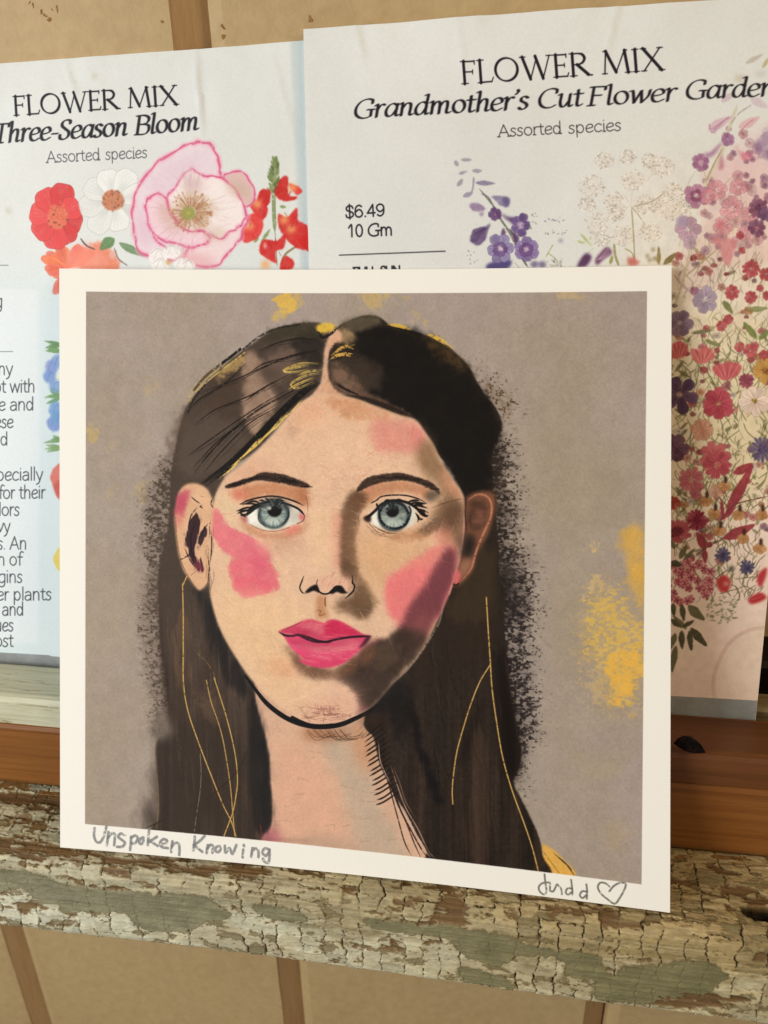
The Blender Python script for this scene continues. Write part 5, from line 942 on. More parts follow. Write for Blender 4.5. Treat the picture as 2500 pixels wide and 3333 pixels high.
def paint_left(mapf, W, H):
    c = Canvas(W, H, (224, 227, 224), mapf)
    n = fnoise(H, W, 200, octv=4, seed=41)[..., None]; c.a *= 1+(n-.5)*.03
    T1 = tile(0, 0, .7535); S = tile(0, 800, .6329)
    # pale blue ground with a lighter text panel
    c.poly([(-400, 900), (1200, 900), (1200, 2500), (-400, 2500)], (212, 226, 230), .8, 60, sm=False)
    c.poly([(60, 950), (130, 955), (136, 1500), (128, 2110), (-500, 2110), (-500, 950)], (232, 235, 238), .5, 3, sm=False)
    c.poly(T1((1255, 150), (1320, 150), (1345, 1170), (1300, 1170)), (196, 208, 210), .9, 3, sm=False)
    for a in ((410, 330), (45, 920)): c.blob(*T1(a)[0], 9, 9, (196, 190, 168), .8, 4)
    # orange double flower, bottom left
    for k in range(22):
        a = RNG.uniform(np.pi*.55, np.pi*1.95); petal(c, 230, 880, a, RNG.uniform(60, 100), 17, (232+RNG.uniform(-14, 10), 118+RNG.uniform(-20, 20), 86), .9, str_=(196, 76, 52))
    c.poly(T1((370, 1080), (440, 1060), (500, 1110), (520, 1180), (360, 1190)), (232, 110, 74), .8, 8, gr=.5); c.poly(T1((300, 1110), (380, 1070), (470, 1130), (400, 1180), (300, 1180)), (240, 150, 130), .7, 8)
    # red flower
    flower(c, *T1((255, 950))[0], 92, 8, (222, 70, 70), (226, 122, 92), .36, str_=(178, 36, 50), wid=42, notch=.04, sq=1.2, rot=.2, var=10)
    for k in range(50):
        a, q = RNG.uniform(0, 6.3), 33*np.sqrt(RNG.uniform(0, 1)); X, Y = T1((262, 925))[0]; c.blob(X+q*np.cos(a), Y+q*np.sin(a), 2.4, 2.4, [(236, 150, 110), (200, 80, 60)][k % 2], .8, .6)
    # white cosmos
    X0, Y0 = T1((495, 875))[0]
    for k in range(8):
        petal(c, X0, Y0, .55+k*np.pi/4, RNG.uniform(100, 128), 40, tuple(np.array([238, 239, 236])-RNG.uniform(0, 16)), .97, .04, edge=(176, 180, 176), str_=(192, 196, 194)); c.poly([(X0+20*np.cos(.55+k*np.pi/4), Y0+20*np.sin(.55+k*np.pi/4)), (X0+70*np.cos(.75+k*np.pi/4), Y0+70*np.sin(.75+k*np.pi/4)), (X0+60*np.cos(.55+k*np.pi/4), Y0+60*np.sin(.55+k*np.pi/4))], (196, 200, 200), .5, 4)
    c.blob(X0, Y0, 36, 34, (196, 120, 84), .95, 2, .5, gs=5)
    for k in range(60):
        a, q = RNG.uniform(0, 6.3), 36*np.sqrt(RNG.uniform(0, 1)); c.blob(X0+q*np.cos(a), Y0+q*np.sin(a), 2.6, 2.6, [(226, 160, 110), (160, 74, 50), (120, 70, 50)][k % 3], .85, .6)
    leaf(c, T1((500, 1040))[0], T1((440, 1090))[0], 24, (96, 134, 84)); leaf(c, T1((520, 1060))[0], T1((640, 1120))[0], 16, (110, 140, 100)); stem(c, T1((355, 1040), (380, 1070), (420, 1090)), 4, (90, 80, 80)); stem(c, T1((500, 1080), (520, 1130), (560, 1160)), 3, (120, 110, 110))
    # snapdragon
    stem(c, T1((1190, 760), (1185, 880), (1190, 1010)), 9, (130, 146, 96)); stem(c, T1((1215, 1160), (1235, 1110), (1290, 1070)), 5, (140, 130, 90)); stem(c, T1((1190, 1000), (1200, 1160)), 8, (124, 136, 84))
    for k in range(60):
        t = RNG.uniform(0, 1); x = 1188+RNG.uniform(-1, 1)*(12+34*t); y = 680+t*150
        leaf(c, T1((1188+(x-1188)*.3, y+18))[0], T1((x, y-10))[0], 6, [(122, 140, 86), (150, 160, 110), (96, 112, 66)][k % 3], .9, False)
    for a, b in (((1165, 870), (1150, 840)), ((1210, 900), (1240, 905)), ((1170, 1000), (1130, 1060)), ((1120, 1035), (1100, 1060))): leaf(c, T1(a)[0], T1(b)[0], 7, (128, 148, 92))
    R_ = (214, 44, 40)
    for p in (((1130, 830), (1170, 830), (1165, 890), (1130, 900), (1115, 870)), ((1075, 880), (1120, 870), (1160, 910), (1140, 960), (1100, 930)), ((1040, 1000), (1090, 930), (1140, 960), (1125, 1030), (1060, 1060)), ((1190, 850), (1215, 780), (1245, 770), (1250, 850), (1290, 860), (1240, 880)), ((1250, 800), (1310, 830), (1280, 850)),
              ((1205, 930), (1240, 950), (1285, 905), (1290, 960), (1330, 990), (1335, 1080), (1280, 1080), (1215, 1010)), ((1130, 1060), (1150, 1045), (1200, 1050), (1235, 1020), (1230, 1080), (1190, 1100), (1200, 1150), (1130, 1110)), ((1290, 1050), (1340, 1030), (1340, 1100)), ((1215, 1140), (1240, 1115), (1275, 1150), (1250, 1180), (1215, 1180))):
        c.poly(T1(*p), tuple(np.array(R_)+RNG.uniform(-16, 12)), .97, 1.5, gr=.35, gs=9)
    for a in ((1115, 890), (1080, 985), (1260, 1000), (1265, 820), (1150, 1155), (1230, 960)): c.blob(*T1(a)[0], 15, 13, (240, 170, 110), .9, 4)
    for k in range(40):
        x, y = [(1120, 900), (1085, 990), (1250, 960), (1170, 1070), (1225, 830)][k % 5]; X, Y = T1((x+RNG.uniform(-40, 40), y+RNG.uniform(-35, 35)))[0]; c.line([(X, Y), (X+RNG.uniform(-9, 9), Y+12)], 1.6, (150, 20, 30), .45)
    c.blob(*T1((1148, 1072))[0], 4, 10, (250, 226, 220), .9, 1.5)
    # large poppy
    PE = (214, 92, 134)
    def rim(pts, fill, w=7):
        q = smooth(np.array(pts, float), True, 3); q = q+RNG.uniform(-4.5, 4.5, q.shape); pts = [tuple(v) for v in q]
        c.poly(T1(*pts), fill, 1, 1.5, gr=.2); sm_ = T1(*(list(pts)+[pts[0]]))
        ws = w*.55*(.6+.8*np.abs(np.sin(np.arange(len(sm_))*2.3+w)))
        c.line(sm_, ws*3.4, (236, 176, 196), .4, rough=.2); c.line(sm_, ws*1.7, (226, 120, 156), .5, rough=.3); c.line(sm_, ws, PE, .8, rough=.25)
    rim(((800, 640), (860, 622), (910, 628), (940, 680), (955, 740), (950, 780), (880, 830), (700, 900), (660, 1000), (720, 1080), (800, 1140), (900, 1160), (640, 1115), (590, 1050), (578, 960), (590, 860), (640, 760), (710, 690)), (232, 214, 222))
    rim(((970, 780), (1010, 748), (1050, 752), (1090, 800), (1102, 870), (1060, 900), (1000, 850)), (222, 190, 184), 5)
    rim(((1060, 940), (1060, 990), (1030, 1060), (980, 1110), (930, 1160), (800, 1140), (850, 1050), (950, 1000)), (240, 218, 220), 6)
    rim(((725, 870), (760, 820), (800, 760), (835, 740), (880, 768), (940, 772), (1000, 810), (1040, 860), (1062, 930), (1050, 980), (1000, 1010), (950, 1040), (880, 1010), (800, 1000)), (244, 232, 230), 6)
    rim(((635, 905), (650, 860), (690, 842), (725, 868), (740, 930), (800, 1000), (880, 1010), (910, 1050), (860, 1078), (780, 1065), (700, 1040), (650, 980)), (240, 208, 218), 7)
    c.poly(T1((800, 770), (840, 760), (880, 790), (870, 830), (800, 840)), (206, 176, 176), .7, 7); c.poly(T1((690, 880), (740, 900), (760, 980), (810, 1010), (740, 1010), (700, 950)), (196, 160, 140), .6, 10); c.poly(T1((980, 790), (1060, 800), (1080, 860), (1010, 850)), (206, 176, 160), .7, 7)
    c.poly(T1((900, 1000), (980, 1000), (960, 1040), (900, 1050)), (206, 180, 160), .6, 8); c.poly(T1((760, 1080), (840, 1100), (930, 1130), (930, 1165), (800, 1160)), (226, 170, 176), .7, 9)
    for k in range(60):                                             # veins and folds of the poppy
        a = RNG.uniform(0, 6.3); X, Y = T1((830, 925))[0]; r0, r1 = RNG.uniform(60, 110), RNG.uniform(120, 165)
        e = T1((830, 925))[0]; c.line([(X+r0*np.cos(a), Y+r0*np.sin(a)), (X+(r0+r1)/2*np.cos(a+.05), Y+(r0+r1)/2*np.sin(a+.05)), (X+r1*np.cos(a+.03), Y+r1*np.sin(a+.03))], 2.4, [(206, 166, 186), (248, 238, 240), (198, 150, 170)][k % 3], .3 if r1 < 150 or np.cos(a) < .2 else .12, rough=.4, taper=.3)
    c.poly(T1((640, 800), (720, 720), (840, 670), (900, 680), (860, 740), (760, 800), (690, 860)), (224, 198, 210), .55, 12, gr=.5); c.poly(T1((600, 900), (640, 960), (660, 1040), (640, 1080), (600, 1020)), (220, 180, 200), .55, 9)
    X0, Y0 = T1((830, 925))[0]
    c.blob(X0+12, Y0, 66, 62, (204, 176, 152), .8, 12, .6)
    for k in range(150):
        a = RNG.uniform(0, 6.3); r1 = RNG.uniform(28, 74); c.line([(X0+18*np.cos(a), Y0+18*np.sin(a)), (X0+r1*np.cos(a), Y0+r1*np.sin(a)*.95)], 1.3, [(170, 120, 84), (196, 160, 110), (140, 84, 60)][k % 3], .5)
        c.blob(X0+r1*np.cos(a), Y0+r1*np.sin(a)*.95, 2.6, 2.2, [(186, 124, 70), (150, 78, 52), (206, 160, 100)][k % 3], .85, .6)
    c.blob(X0-8, Y0+4, 22, 22, (150, 150, 84), 1, 2); 
    for k in range(10):
        a = k*.628; c.line([(X0-8, Y0+4), (X0-8+19*np.cos(a), Y0+4+19*np.sin(a))], 3, (206, 200, 76), .95, taper=.2)
    # little white flower under it
    for a, r in (((690, 1120), 32), ((750, 1100), 28), ((700, 1160), 30), ((790, 1150), 26), ((820, 1160), 22)):
        c.blob(*T1(a)[0], r, r*.8, (242, 240, 238), .97, 2, .2); c.line([(T1(a)[0][0]-r*.8, T1(a)[0][1]-r*.3), (T1(a)[0][0], T1(a)[0][1]-r*.8), (T1(a)[0][0]+r*.8, T1(a)[0][1]-r*.2)], 1.6, (170, 160, 160), .6); c.line(T1((a[0]-20, a[1]+14), (a[0], a[1]-26), (a[0]+24, a[1]+10)), 1.5, (196, 190, 190), .7)
    c.blob(*T1((735, 1145))[0], 9, 9, (206, 170, 110), .9, 2)
    # sprigs down the side, half behind the print
    for y, cl in ((525, (96, 136, 84)), (560, (110, 150, 96)), (775, (120, 160, 104)), (800, (104, 146, 96)), (1020, (110, 148, 96)), (1060, (124, 156, 104))):
        for k in range(5): leaf(c, S((330, y))[0], S((262+RNG.uniform(-30, 20), y+RNG.uniform(-34, 34)))[0], 7, cl, .9)
    for x, y, r in ((275, 640, 26), (270, 690, 26), (310, 610, 28), (300, 740, 26), (300, 860, 30), (292, 930, 30), (320, 900, 30)):
        X, Y = S((x, y))[0]; c.blob(X, Y, r*.85, r*.9, (116+RNG.uniform(-10, 10), 150+RNG.uniform(-8, 8), 204), .9, 4, .35, gs=10); c.line([(X-9, Y+12), (X-4, Y-10), (X+8, Y-14)], 1.8, (80, 112, 176), .5)
    c.blob(*S((310, 690))[0], 9, 9, (236, 236, 200), .9, 3)
    c.poly(S((325, 1140), (290, 1160), (268, 1210), (285, 1260), (300, 1310), (330, 1325), (350, 1200)), (216, 108, 92), .95, 2, gr=.35); c.poly(S((285, 1250), (330, 1230), (330, 1320), (300, 1300)), (196, 74, 70), .7, 3)
    c.poly(S((330, 1570), (295, 1600), (284, 1640), (310, 1695), (350, 1700)), (226, 200, 92), .95, 2, gr=.3)
    # lettering
    K = (24, 22, 30); nb = (.33, np.radians(-16))
    inscribe(c, 'FLOWER MIX', (49, 381), (584, 343), 64, K, 8)
    write(c, 'Three-Season', (-18, 471), (416, 445), 42, K, 10, nib=nb, slant=.17); write(c, 'Bloom', (441, 443), (650, 427), 42, K, 10, nib=nb, slant=.17)
    write(c, 'Assorted', (156, 535), (331, 526), 25, (76, 76, 80), 2.8, sans=True, slab=True); write(c, 'species', (347, 525), (483, 518), 25, (76, 76, 80), 2.8, sans=True, slab=True)
    TG = (66, 70, 76)
    for t, x0, x1, y in (('g', -5, 22, 330), ('ny', 0, 78, 680), ('ot with', -22, 192, 772), ('e and', 2, 187, 865), ('ese', -18, 80, 955), ('nd', -30, 52, 1045), ('pecially', -12, 232, 1228), ('for their', -2, 243, 1322), ('lors', 0, 110, 1410),
                         ('vy', -8, 62, 1495), ('s. An', -6, 148, 1585), ('n of', -6, 122, 1668), ('gins', -4, 124, 1758), ('er plants', -12, 273, 1850), ('and', 16, 130, 1928), ('ues', -20, 76, 2010), ('ost', -22, 76, 2090)):
        write(c, t, S((x0, y+x0*-.005))[0], S((x1, y-(x1-x0)*.01))[0], 28, TG, 3.6, sans=True, slant=.02)
    for y, x1 in ((113, 52), (560, 77)): c.line(S((-200, y+3), (x1, y)), 1.8, (110, 112, 116), .9, sm=False)
    g = fnoise(H, W, 2.5, octv=2, seed=19)[..., None]; c.a *= 1+(g-.5)*.025
    return c.a
# ---------------------------------------------------------------- crackled paint of the ledge
LX0, LX1, LT = -240., 180., 64.             # mm along the wall, mm across the unrolled profile
LP = 8                                      # pixels per mm
TOPY = 152.; LIP = 126.; NOSE = 5.          # top runs from TOPY to the lip, then a rounded nose, then the face
def ledge_map(p):
    r = rays(p); a = r*(-156./r[:, 2])[:, None]; b = r*((LIP-.5)/r[:, 1])[:, None]
    top = a[:, 1] > LIP
    x = np.where(top, a[:, 0], b[:, 0]); t = np.where(top, TOPY-a[:, 1], (TOPY-LIP)+np.where(b[:, 2] < -161, -157.1-b[:, 2], (-156-b[:, 2])*.78))
    return np.c_[(x-LX0)*LP, t*LP]
def paint_ledge():
    W, H = int((LX1-LX0)*LP), int(LT*LP)
    T3 = tile(0, 2600, .75347); T4 = tile(1250, 2600, .75347)
    def mask(polys, bl, gr, gs, seed, lo=.4, hi=.6, st=None):
        c = Canvas(W, H, (0, 0, 0), ledge_map)
        for q in polys: c.poly(q, (255, 255, 255), 1, bl, gr=gr, gs=gs, seed=seed, lo=lo, hi=hi, st=st)
        return c.a[..., 0]
    xs = np.arange(W)[None, :]/LP+LX0; ts = np.arange(H)[:, None]/LP+0*xs; xs = xs+0*ts
    n_big = fnoise(H, W, 150, 60, 4, 51); n_mid = fnoise(H, W, 36, 20, 4, 52); n_fine = fnoise(H, W, 7, 4, 4, 53); n_st = fnoise(H, W, 220, 6, 4, 54)
    # crack net: long cracks across the board, shorter ones along it
    wob = (fnoise(H, W, 60, 40, 3, 55)-.5)*1.5+(fnoise(H, W, 14, 12, 3, 56)-.5)*.7
    wob2 = (fnoise(H, W, 80, 60, 3, 57)-.5)*1.6+(fnoise(H, W, 16, 10, 3, 58)-.5)*.9
    rng = np.random.RandomState(3); vx = []; x = LX0-4
    while x < LX1+6: vx.append(x); x += rng.uniform(3.2, 7.8)
    vx = np.array(vx); xw = xs+wob
    ci = np.searchsorted(vx, xw); ci = np.clip(ci, 1, len(vx)-1); dV = np.minimum(xw-vx[ci-1], vx[ci]-xw)
    off = rng.uniform(0, 5, len(vx)+1)[ci]; per = rng.uniform(3., 6.2, len(vx)+1)[ci]; tw = (ts+wob2+off)/per; ri = np.floor(tw).astype(int); fr = tw-ri
    dH = np.minimum(fr, 1-fr)*per
    key = (ci*7919+ri*104729) % 9973; rnd = np.random.RandomState(5).rand(9973)[key]; rnd2 = np.random.RandomState(6).rand(9973)[key]; rnd3 = np.random.RandomState(8).rand(9973)[key]
    on = sstep(.34, .55, n_mid); wV = .05+.12*n_big*on; wH = (.03+.10*n_mid*on)
    crack = np.maximum((1-sstep(wV*.5, wV*1.5+.04, dV))*sstep(.3, .5, fnoise(H, W, 50, 26, 3, 59)), (1-sstep(wH*.5, wH*1.5+.04, dH))*sstep(.42, .6, fnoise(H, W, 40, 30, 3, 60)))
    edge = np.exp(-np.minimum(dV, dH*1.2)/.35)
    green = mask([T3((-60, 330), (60, 325), (150, 340), (250, 380), (420, 410), (650, 430), (850, 440), (930, 480), (985, 540), (880, 552), (840, 580), (740, 600), (600, 585), (520, 520), (440, 512), (330, 512), (285, 500), (230, 480), (160, 462), (120, 420), (50, 400), (-60, 450)),
                  T3((1080, 480), (1180, 485), (1290, 520), (1310, 552), (1200, 550), (1110, 520)), T3((1560, 540), (1659, 560), (1659, 590), (1600, 580)),
                  T4((-20, 555), (200, 575), (380, 590), (560, 620), (640, 660), (800, 680), (920, 700), (960, 760), (1000, 790), (1030, 750), (1200, 735), (1300, 720), (1440, 740), (1490, 790), (1440, 830), (1400, 880), (1250, 885), (1080, 905), (920, 885), (900, 800), (770, 780), (760, 712), (560, 700), (520, 740), (350, 700), (300, 650), (200, 620), (0, 592)),
                  T4((320, 745), (430, 760), (520, 795), (560, 840), (400, 820), (330, 800))], 4, .8, 12, 61, .4, .62)
    brown = mask([T3((-60, 165), (100, 185), (260, 200), (500, 250), (700, 262), (800, 275), (1080, 292), (1180, 305), (1100, 330), (1000, 312), (900, 330), (850, 342), (700, 318), (560, 290), (400, 282), (300, 262), (200, 295), (100, 262), (-60, 235)),
                  T4((240, 440), (340, 440), (362, 572), (250, 568), (195, 555)), T4((1390, 240), (1440, 265), (1570, 320), (1560, 330), (1480, 315), (1400, 290)), T4((1250, 868), (1500, 868), (1595, 895), (1420, 922), (1160, 912)),
                  T4((1460, 350), (1560, 360), (1659, 420), (1659, 500), (1540, 420), (1480, 400)), T4((1600, 700), (1659, 690), (1659, 740)),
                  T3((-40, -40), (240, -30), (250, 60), (60, 20), (-40, 10)), T3((0, 60), (120, 80), (240, 100), (180, 130), (60, 100))], 3, 1.5, 14, 62, .5, .75, (26, 8))
    pocks = sstep(.68, .76, n_mid*.6+n_fine*.25+.22*rnd3)*(sstep(4, 12, ts)*.55+.45)
    chip = (rnd > .93)*sstep(.12, .3, dV)*sstep(.1, .25, dH)
    cream = (1-green)*(1-brown)*(1-pocks*.9)*(1-chip*sstep(.35, .6, n_mid))
    topz = 1-sstep(20, 27, ts)
    rag = fnoise(H, W, 26, 9, 4, 63); bare = sstep(.70, .78, rag*.8+.2*n_st)*(.12+.88*topz)*sstep(-180, -150, -np.abs(xs+40))
    cream = cream*(1-bare*.9)
    greenc = np.clip(green+(1-cream)*sstep(.4, .6, n_big)*(1-brown)*.8, 0, 1)*(1-brown)
    cream = np.clip(cream, 0, 1)
    hgt = .30*greenc+blur(cream, 1)*(.34+.10*(rnd2-.5)+.14*edge*(rnd3-.3))-crack*.55*cream-.12*crack+.05*(n_fine-.5)+.10*(n_mid-.5)+(.12*(n_st-.5))*(1-cream)
    hole = [T4((1545, 470), (1600, 462), (1680, 470), (1680, 530), (1600, 520))]
    hm = mask(hole, 3, .5, 8, 64); hgt -= hm*1.6
    f = sstep(-110, 60, xs)[..., None]; tl = 36+4*(n_big-.5)+2*sstep(-60, 40, xs); tp = (1-sstep(tl-3, tl+2, ts+(n_mid-.5)*6))[..., None]*(.80+.2*f)
    A = lambda *c: np.array(c, float)
    wood = A(96, 72, 44)*(1-n_st[..., None]*.75)+A(136, 108, 70)*n_st[..., None]*.75
    grn = A(136, 132, 106)*(1-f)+A(126, 120, 84)*f; grn = grn*(.92+.16*n_mid[..., None])+(n_fine[..., None]-.5)*8+(n_st[..., None]-.5)*10
    crm = (A(208, 206, 182)*(1-f)+A(198, 188, 150)*f)*(1-tp*.9)+(A(172, 165, 134)*(1-f)+A(168, 148, 104)*f)*tp*.9
    crm = crm*(.90+.17*rnd[..., None])*(.90+.2*n_mid[..., None])+(n_fine[..., None]-.5)*18+(n_st[..., None]-.5)*(14+26*tp)
    stain = sstep(.5, .8, n_big)[..., None]*.25; crm = crm*(1-stain)+A(160, 140, 98)*stain
    col = wood*(1-greenc[..., None])+grn*greenc[..., None]
    col = col*(1-cream[..., None])+crm*cream[..., None]
    gx = np.abs(np.gradient(cream)[0])+np.abs(np.gradient(cream)[1]); rim = np.clip(blur(gx, 1)*1.6, 0, 1)[..., None]*.5; col = col*(1-rim)+A(92, 76, 46)*rim
    crack = crack*(.12+.88*blur(cream, 1)); ck = np.clip(crack*1.2, 0, 1)[..., None]*.66; col = col*(1-ck)+A(58, 44, 24)*ck
    col = col*(1-hm[..., None])+A(20, 14, 8)*hm[..., None]
    return np.clip(col/255, 0, 1).astype(np.float32), hgt.astype(np.float32)
# ---------------------------------------------------------------- objects
def tag(o, label=None, cat=None, kind=None, group=None):
    if label: o['label'] = label
    if cat: o['category'] = cat
    if kind: o['kind'] = kind
    if group: o['group'] = group
    return o
def empty(name, loc):
    o = bpy.data.objects.new(name, None); o.empty_display_size = .01; o.location = Vector(loc)*MM+Vector((0, 0, Z0*MM)); S.collection.objects.link(o); return o
def mesh(name, V, F, mats, parent=None, mi=None, uv=None, smooth_=False):
    """V in room mm (height measured from the camera), optional per-vertex uv"""
    V = np.asarray(V, float)*MM; V[:, 2] += Z0*MM
    if parent is not None: V = V-np.array(parent.location)
    me = bpy.data.meshes.new(name)
    F = np.asarray(F) if not isinstance(F, list) else F
    if isinstance(F, np.ndarray):
        n, k = F.shape
        me.vertices.add(len(V)); me.vertices.foreach_set('co', V.astype(np.float32).ravel())
        me.loops.add(n*k); me.loops.foreach_set('vertex_index', F.astype(np.int32).ravel())
        me.polygons.add(n); me.polygons.foreach_set('loop_start', (np.arange(n)*k).astype(np.int32)); me.polygons.foreach_set('loop_total', np.full(n, k, np.int32))
        me.update(calc_edges=True)
    else: me.from_pydata([tuple(v) for v in V], [], F); me.update()
    for m in mats: me.materials.append(m)
    if mi is not None: me.polygons.foreach_set('material_index', np.asarray(mi, np.int32))
    if uv is not None:
        L = np.empty(len(me.loops), np.int32); me.loops.foreach_get('vertex_index', L)
        l = me.uv_layers.new(name='print'); l.data.foreach_set('uv', np.asarray(uv, np.float32)[L].ravel())
    if smooth_: me.polygons.foreach_set('use_smooth', np.ones(len(me.polygons), bool))
    if not smooth_: me.polygons.foreach_set('use_smooth', np.zeros(len(me.polygons), bool))
    me.validate(); me.update()
    o = bpy.data.objects.new(name, me); S.collection.objects.link(o)
    if parent is not None: o.parent = parent
    return o
def grid(nu, nv):
    i = np.arange(nv-1)[:, None]*nu+np.arange(nu-1)[None, :]; i = i.ravel()
    return np.stack([i, i+nu, i+nu+1, i+1], 1)
def extrude(name, prof, x0, x1, mats, parent=None, nx=40, rough=0., seed=0, mi=None):
    """closed (Y, z) profile drawn along the wall from x0 to x1, with capped ends"""
    P = np.array(prof, float); n = len(P); xs = np.linspace(x0, x1, nx); r = np.random.RandomState(seed)
    nz = np.cumsum(r.randn(nx, n)*rough, 0)*.3; nz -= nz.mean(0); V = []
    for i, x in enumerate(xs): V.append(np.c_[np.full(n, x), P[:, 0]+nz[i]*.5, P[:, 1]+nz[i]*.5])
    V = np.vstack(V); F = []
    for i in range(nx-1):
        for j in range(n):
            k = (j+1) % n; F.append((i*n+j, i*n+k, (i+1)*n+k, (i+1)*n+j))
    F.append(tuple(range(n-1, -1, -1))); F.append(tuple((nx-1)*n+j for j in range(n)))
    return mesh(name, V, F, mats, parent)
def image(name, a):
    h, w = a.shape[:2]; im = bpy.data.images.new(name, w, h); b = np.ones((h, w, 4), np.float32); b[..., :3] = np.clip(a[::-1], 0, 1)
    im.pixels.foreach_set(b.ravel()); im.update(); im.pack(); return im

# -- materials
class N:
    def __init__(s, name, rough=.6, spec=.3):
        s.m = bpy.data.materials.new(name); s.m.use_nodes = True; s.t = s.m.node_tree; s.b = s.t.nodes['Principled BSDF']
        s.b.inputs['Roughness'].default_value = rough; s.b.inputs['Specular IOR Level'].default_value = spec
    def n(s, kind, **k):
        q = s.t.nodes.new(kind)
        for a, v in k.items():
            if a in q.inputs: q.inputs[a].default_value = v
            else: setattr(q, a, v)
        return q
    def l(s, a, b): s.t.links.new(a, b)
    def obj(s, sc=(1, 1, 1)):
        t = s.n('ShaderNodeTexCoord'); m = s.n('ShaderNodeMapping'); m.inputs['Scale'].default_value = [1000*v for v in sc]; s.l(t.outputs['Object'], m.inputs[0]); return m.outputs[0]
    def noise(s, vec, scale, det=5, rough=.6, dist=0):
        q = s.n('ShaderNodeTexNoise'); q.inputs['Scale'].default_value = scale; q.inputs['Detail'].default_value = det; q.inputs['Roughness'].default_value = rough; q.inputs['Distortion'].default_value = dist
        s.l(vec, q.inputs['Vector']); return q.outputs['Fac']
    def ramp(s, fac, stops):
        q = s.n('ShaderNodeValToRGB'); e = q.color_ramp.elements
        while len(e) < len(stops): e.new(.5)
        for i, (p, c) in enumerate(stops): e[i].position = p; e[i].color = (*[(v/255)**2.2 for v in c], 1)
        s.l(fac, q.inputs[0]); return q.outputs[0]
    def mix(s, f, a, b, mode='MIX'):
        q = s.n('ShaderNodeMix', data_type='RGBA', blend_type=mode)
        if isinstance(f, float): q.inputs[0].default_value = f
        else: s.l(f, q.inputs[0])
        for v, i in ((a, 6), (b, 7)):
            if isinstance(v, tuple): q.inputs[i].default_value = (*[(c/255)**2.2 for c in v], 1)
            else: s.l(v, q.inputs[i])
        return q.outputs[2]
    def bump(s, h, st, dist=.001):
        q = s.n('ShaderNodeBump'); q.inputs['Strength'].default_value = st; q.inputs['Distance'].default_value = dist; s.l(h, q.inputs['Height'])
        if s.b.inputs['Normal'].is_linked: s.l(s.b.inputs['Normal'].links[0].from_socket, q.inputs['Normal'])
        s.l(q.outputs[0], s.b.inputs['Normal'])
    def col(s, c):
        if isinstance(c, tuple): s.b.inputs['Base Color'].default_value = (*[(v/255)**2.2 for v in c], 1)
        else: s.l(c, s.b.inputs['Base Color'])
        return s
def printed(name, im, rough, spec, tooth, fibre=.15):
    m = N(name, rough, spec); t = m.n('ShaderNodeTexImage'); t.image = im; t.interpolation = 'Cubic'
    uv = m.n('ShaderNodeUVMap'); m.l(uv.outputs[0], t.inputs[0]); m.col(t.outputs[0])
    v = m.obj(); m.bump(m.noise(v, 3.2, 3, .6), tooth, .0001); m.bump(m.noise(v, .35, 3, .5), fibre, .0004); return m.m
paper = N('plain_paper', .7, .2); paper.col(paper.ramp(paper.noise(paper.obj(), .8, 3), [(.3, (236, 233, 222)), (.7, (244, 241, 232))])); paper = paper.m

def wall_paint(seed):
    m = N('cream_wall_paint', .55, .3); v = m.obj()
    f = m.noise(v, .012, 5, .6); f2 = m.noise(v, .25, 5, .65, .4); f3 = m.noise(v, 1.6, 3, .6)
    c = m.ramp(f, [(.3, (168, 142, 100)), (.55, (182, 156, 112)), (.75, (174, 150, 110))])
    c = m.mix(.35, c, m.ramp(f2, [(.35, (164, 138, 96)), (.65, (192, 166, 122))]))
    sp = m.ramp(m.noise(v, .11, 6, .75, 1.2), [(.70, (0, 0, 0)), (.73, (255, 255, 255))]); c = m.mix(sp, c, (150, 108, 66))
    m.col(c); m.bump(f2, .35, .0006); m.bump(f3, .12, .0003); return m.m
WP = wall_paint(0)
WG = N('shaded_groove_edge', .6, .25); WG.col(WG.mix(.4, WG.ramp(WG.noise(WG.obj((1, 1, .1)), .4, 4), [(.3, (158, 124, 84)), (.7, (178, 144, 102))]), (168, 134, 92))); WG.bump(WG.noise(WG.obj((1, 1, .15)), .8, 4), .3, .0005); WG = WG.m  # darker tone paints in the shade on the bevel turned from the window

# -- wall: tongue and groove boards, painted cream
wall = empty('wall', (0, 205, 0)); tag(wall, 'cream painted tongue and groove board wall behind the ledge', kind='structure')
YW = 205.; GX = [-445, -321, -197, -73, 51, 175, 299, 423]
for a, b in zip(GX[:-1], GX[1:]):
    prof = [(a+.4, YW+14), (a+.4, YW+5), (a+.7, YW+1.9), (a+4.6, YW), (b-8.4, YW), (b-7.8, YW+.5), (b-.4, YW+5), (b-.4, YW+14)]
    V = []; zs = np.linspace(-560, 260, 60); r = np.random.RandomState(int(a)+900)
    for i, z in enumerate(zs):
        j = r.randn(8)*.10; V += [(x+j[k], y, z) for k, (x, y) in enumerate(prof)]
    F = []; mi = []
    for i in range(59):
        for k in range(7): F.append((i*8+k, i*8+k+1, (i+1)*8+k+1, (i+1)*8+k)); mi.append(1 if k in (4, 5) else 0)
    mesh('board', V, F, [WP, WG], wall, mi)
mesh('backing', [(-445, YW+13.5, -560), (423, YW+13.5, -560), (423, YW+13.5, 260), (-445, YW+13.5, 260)], [(0, 1, 2, 3)], [WG], wall)
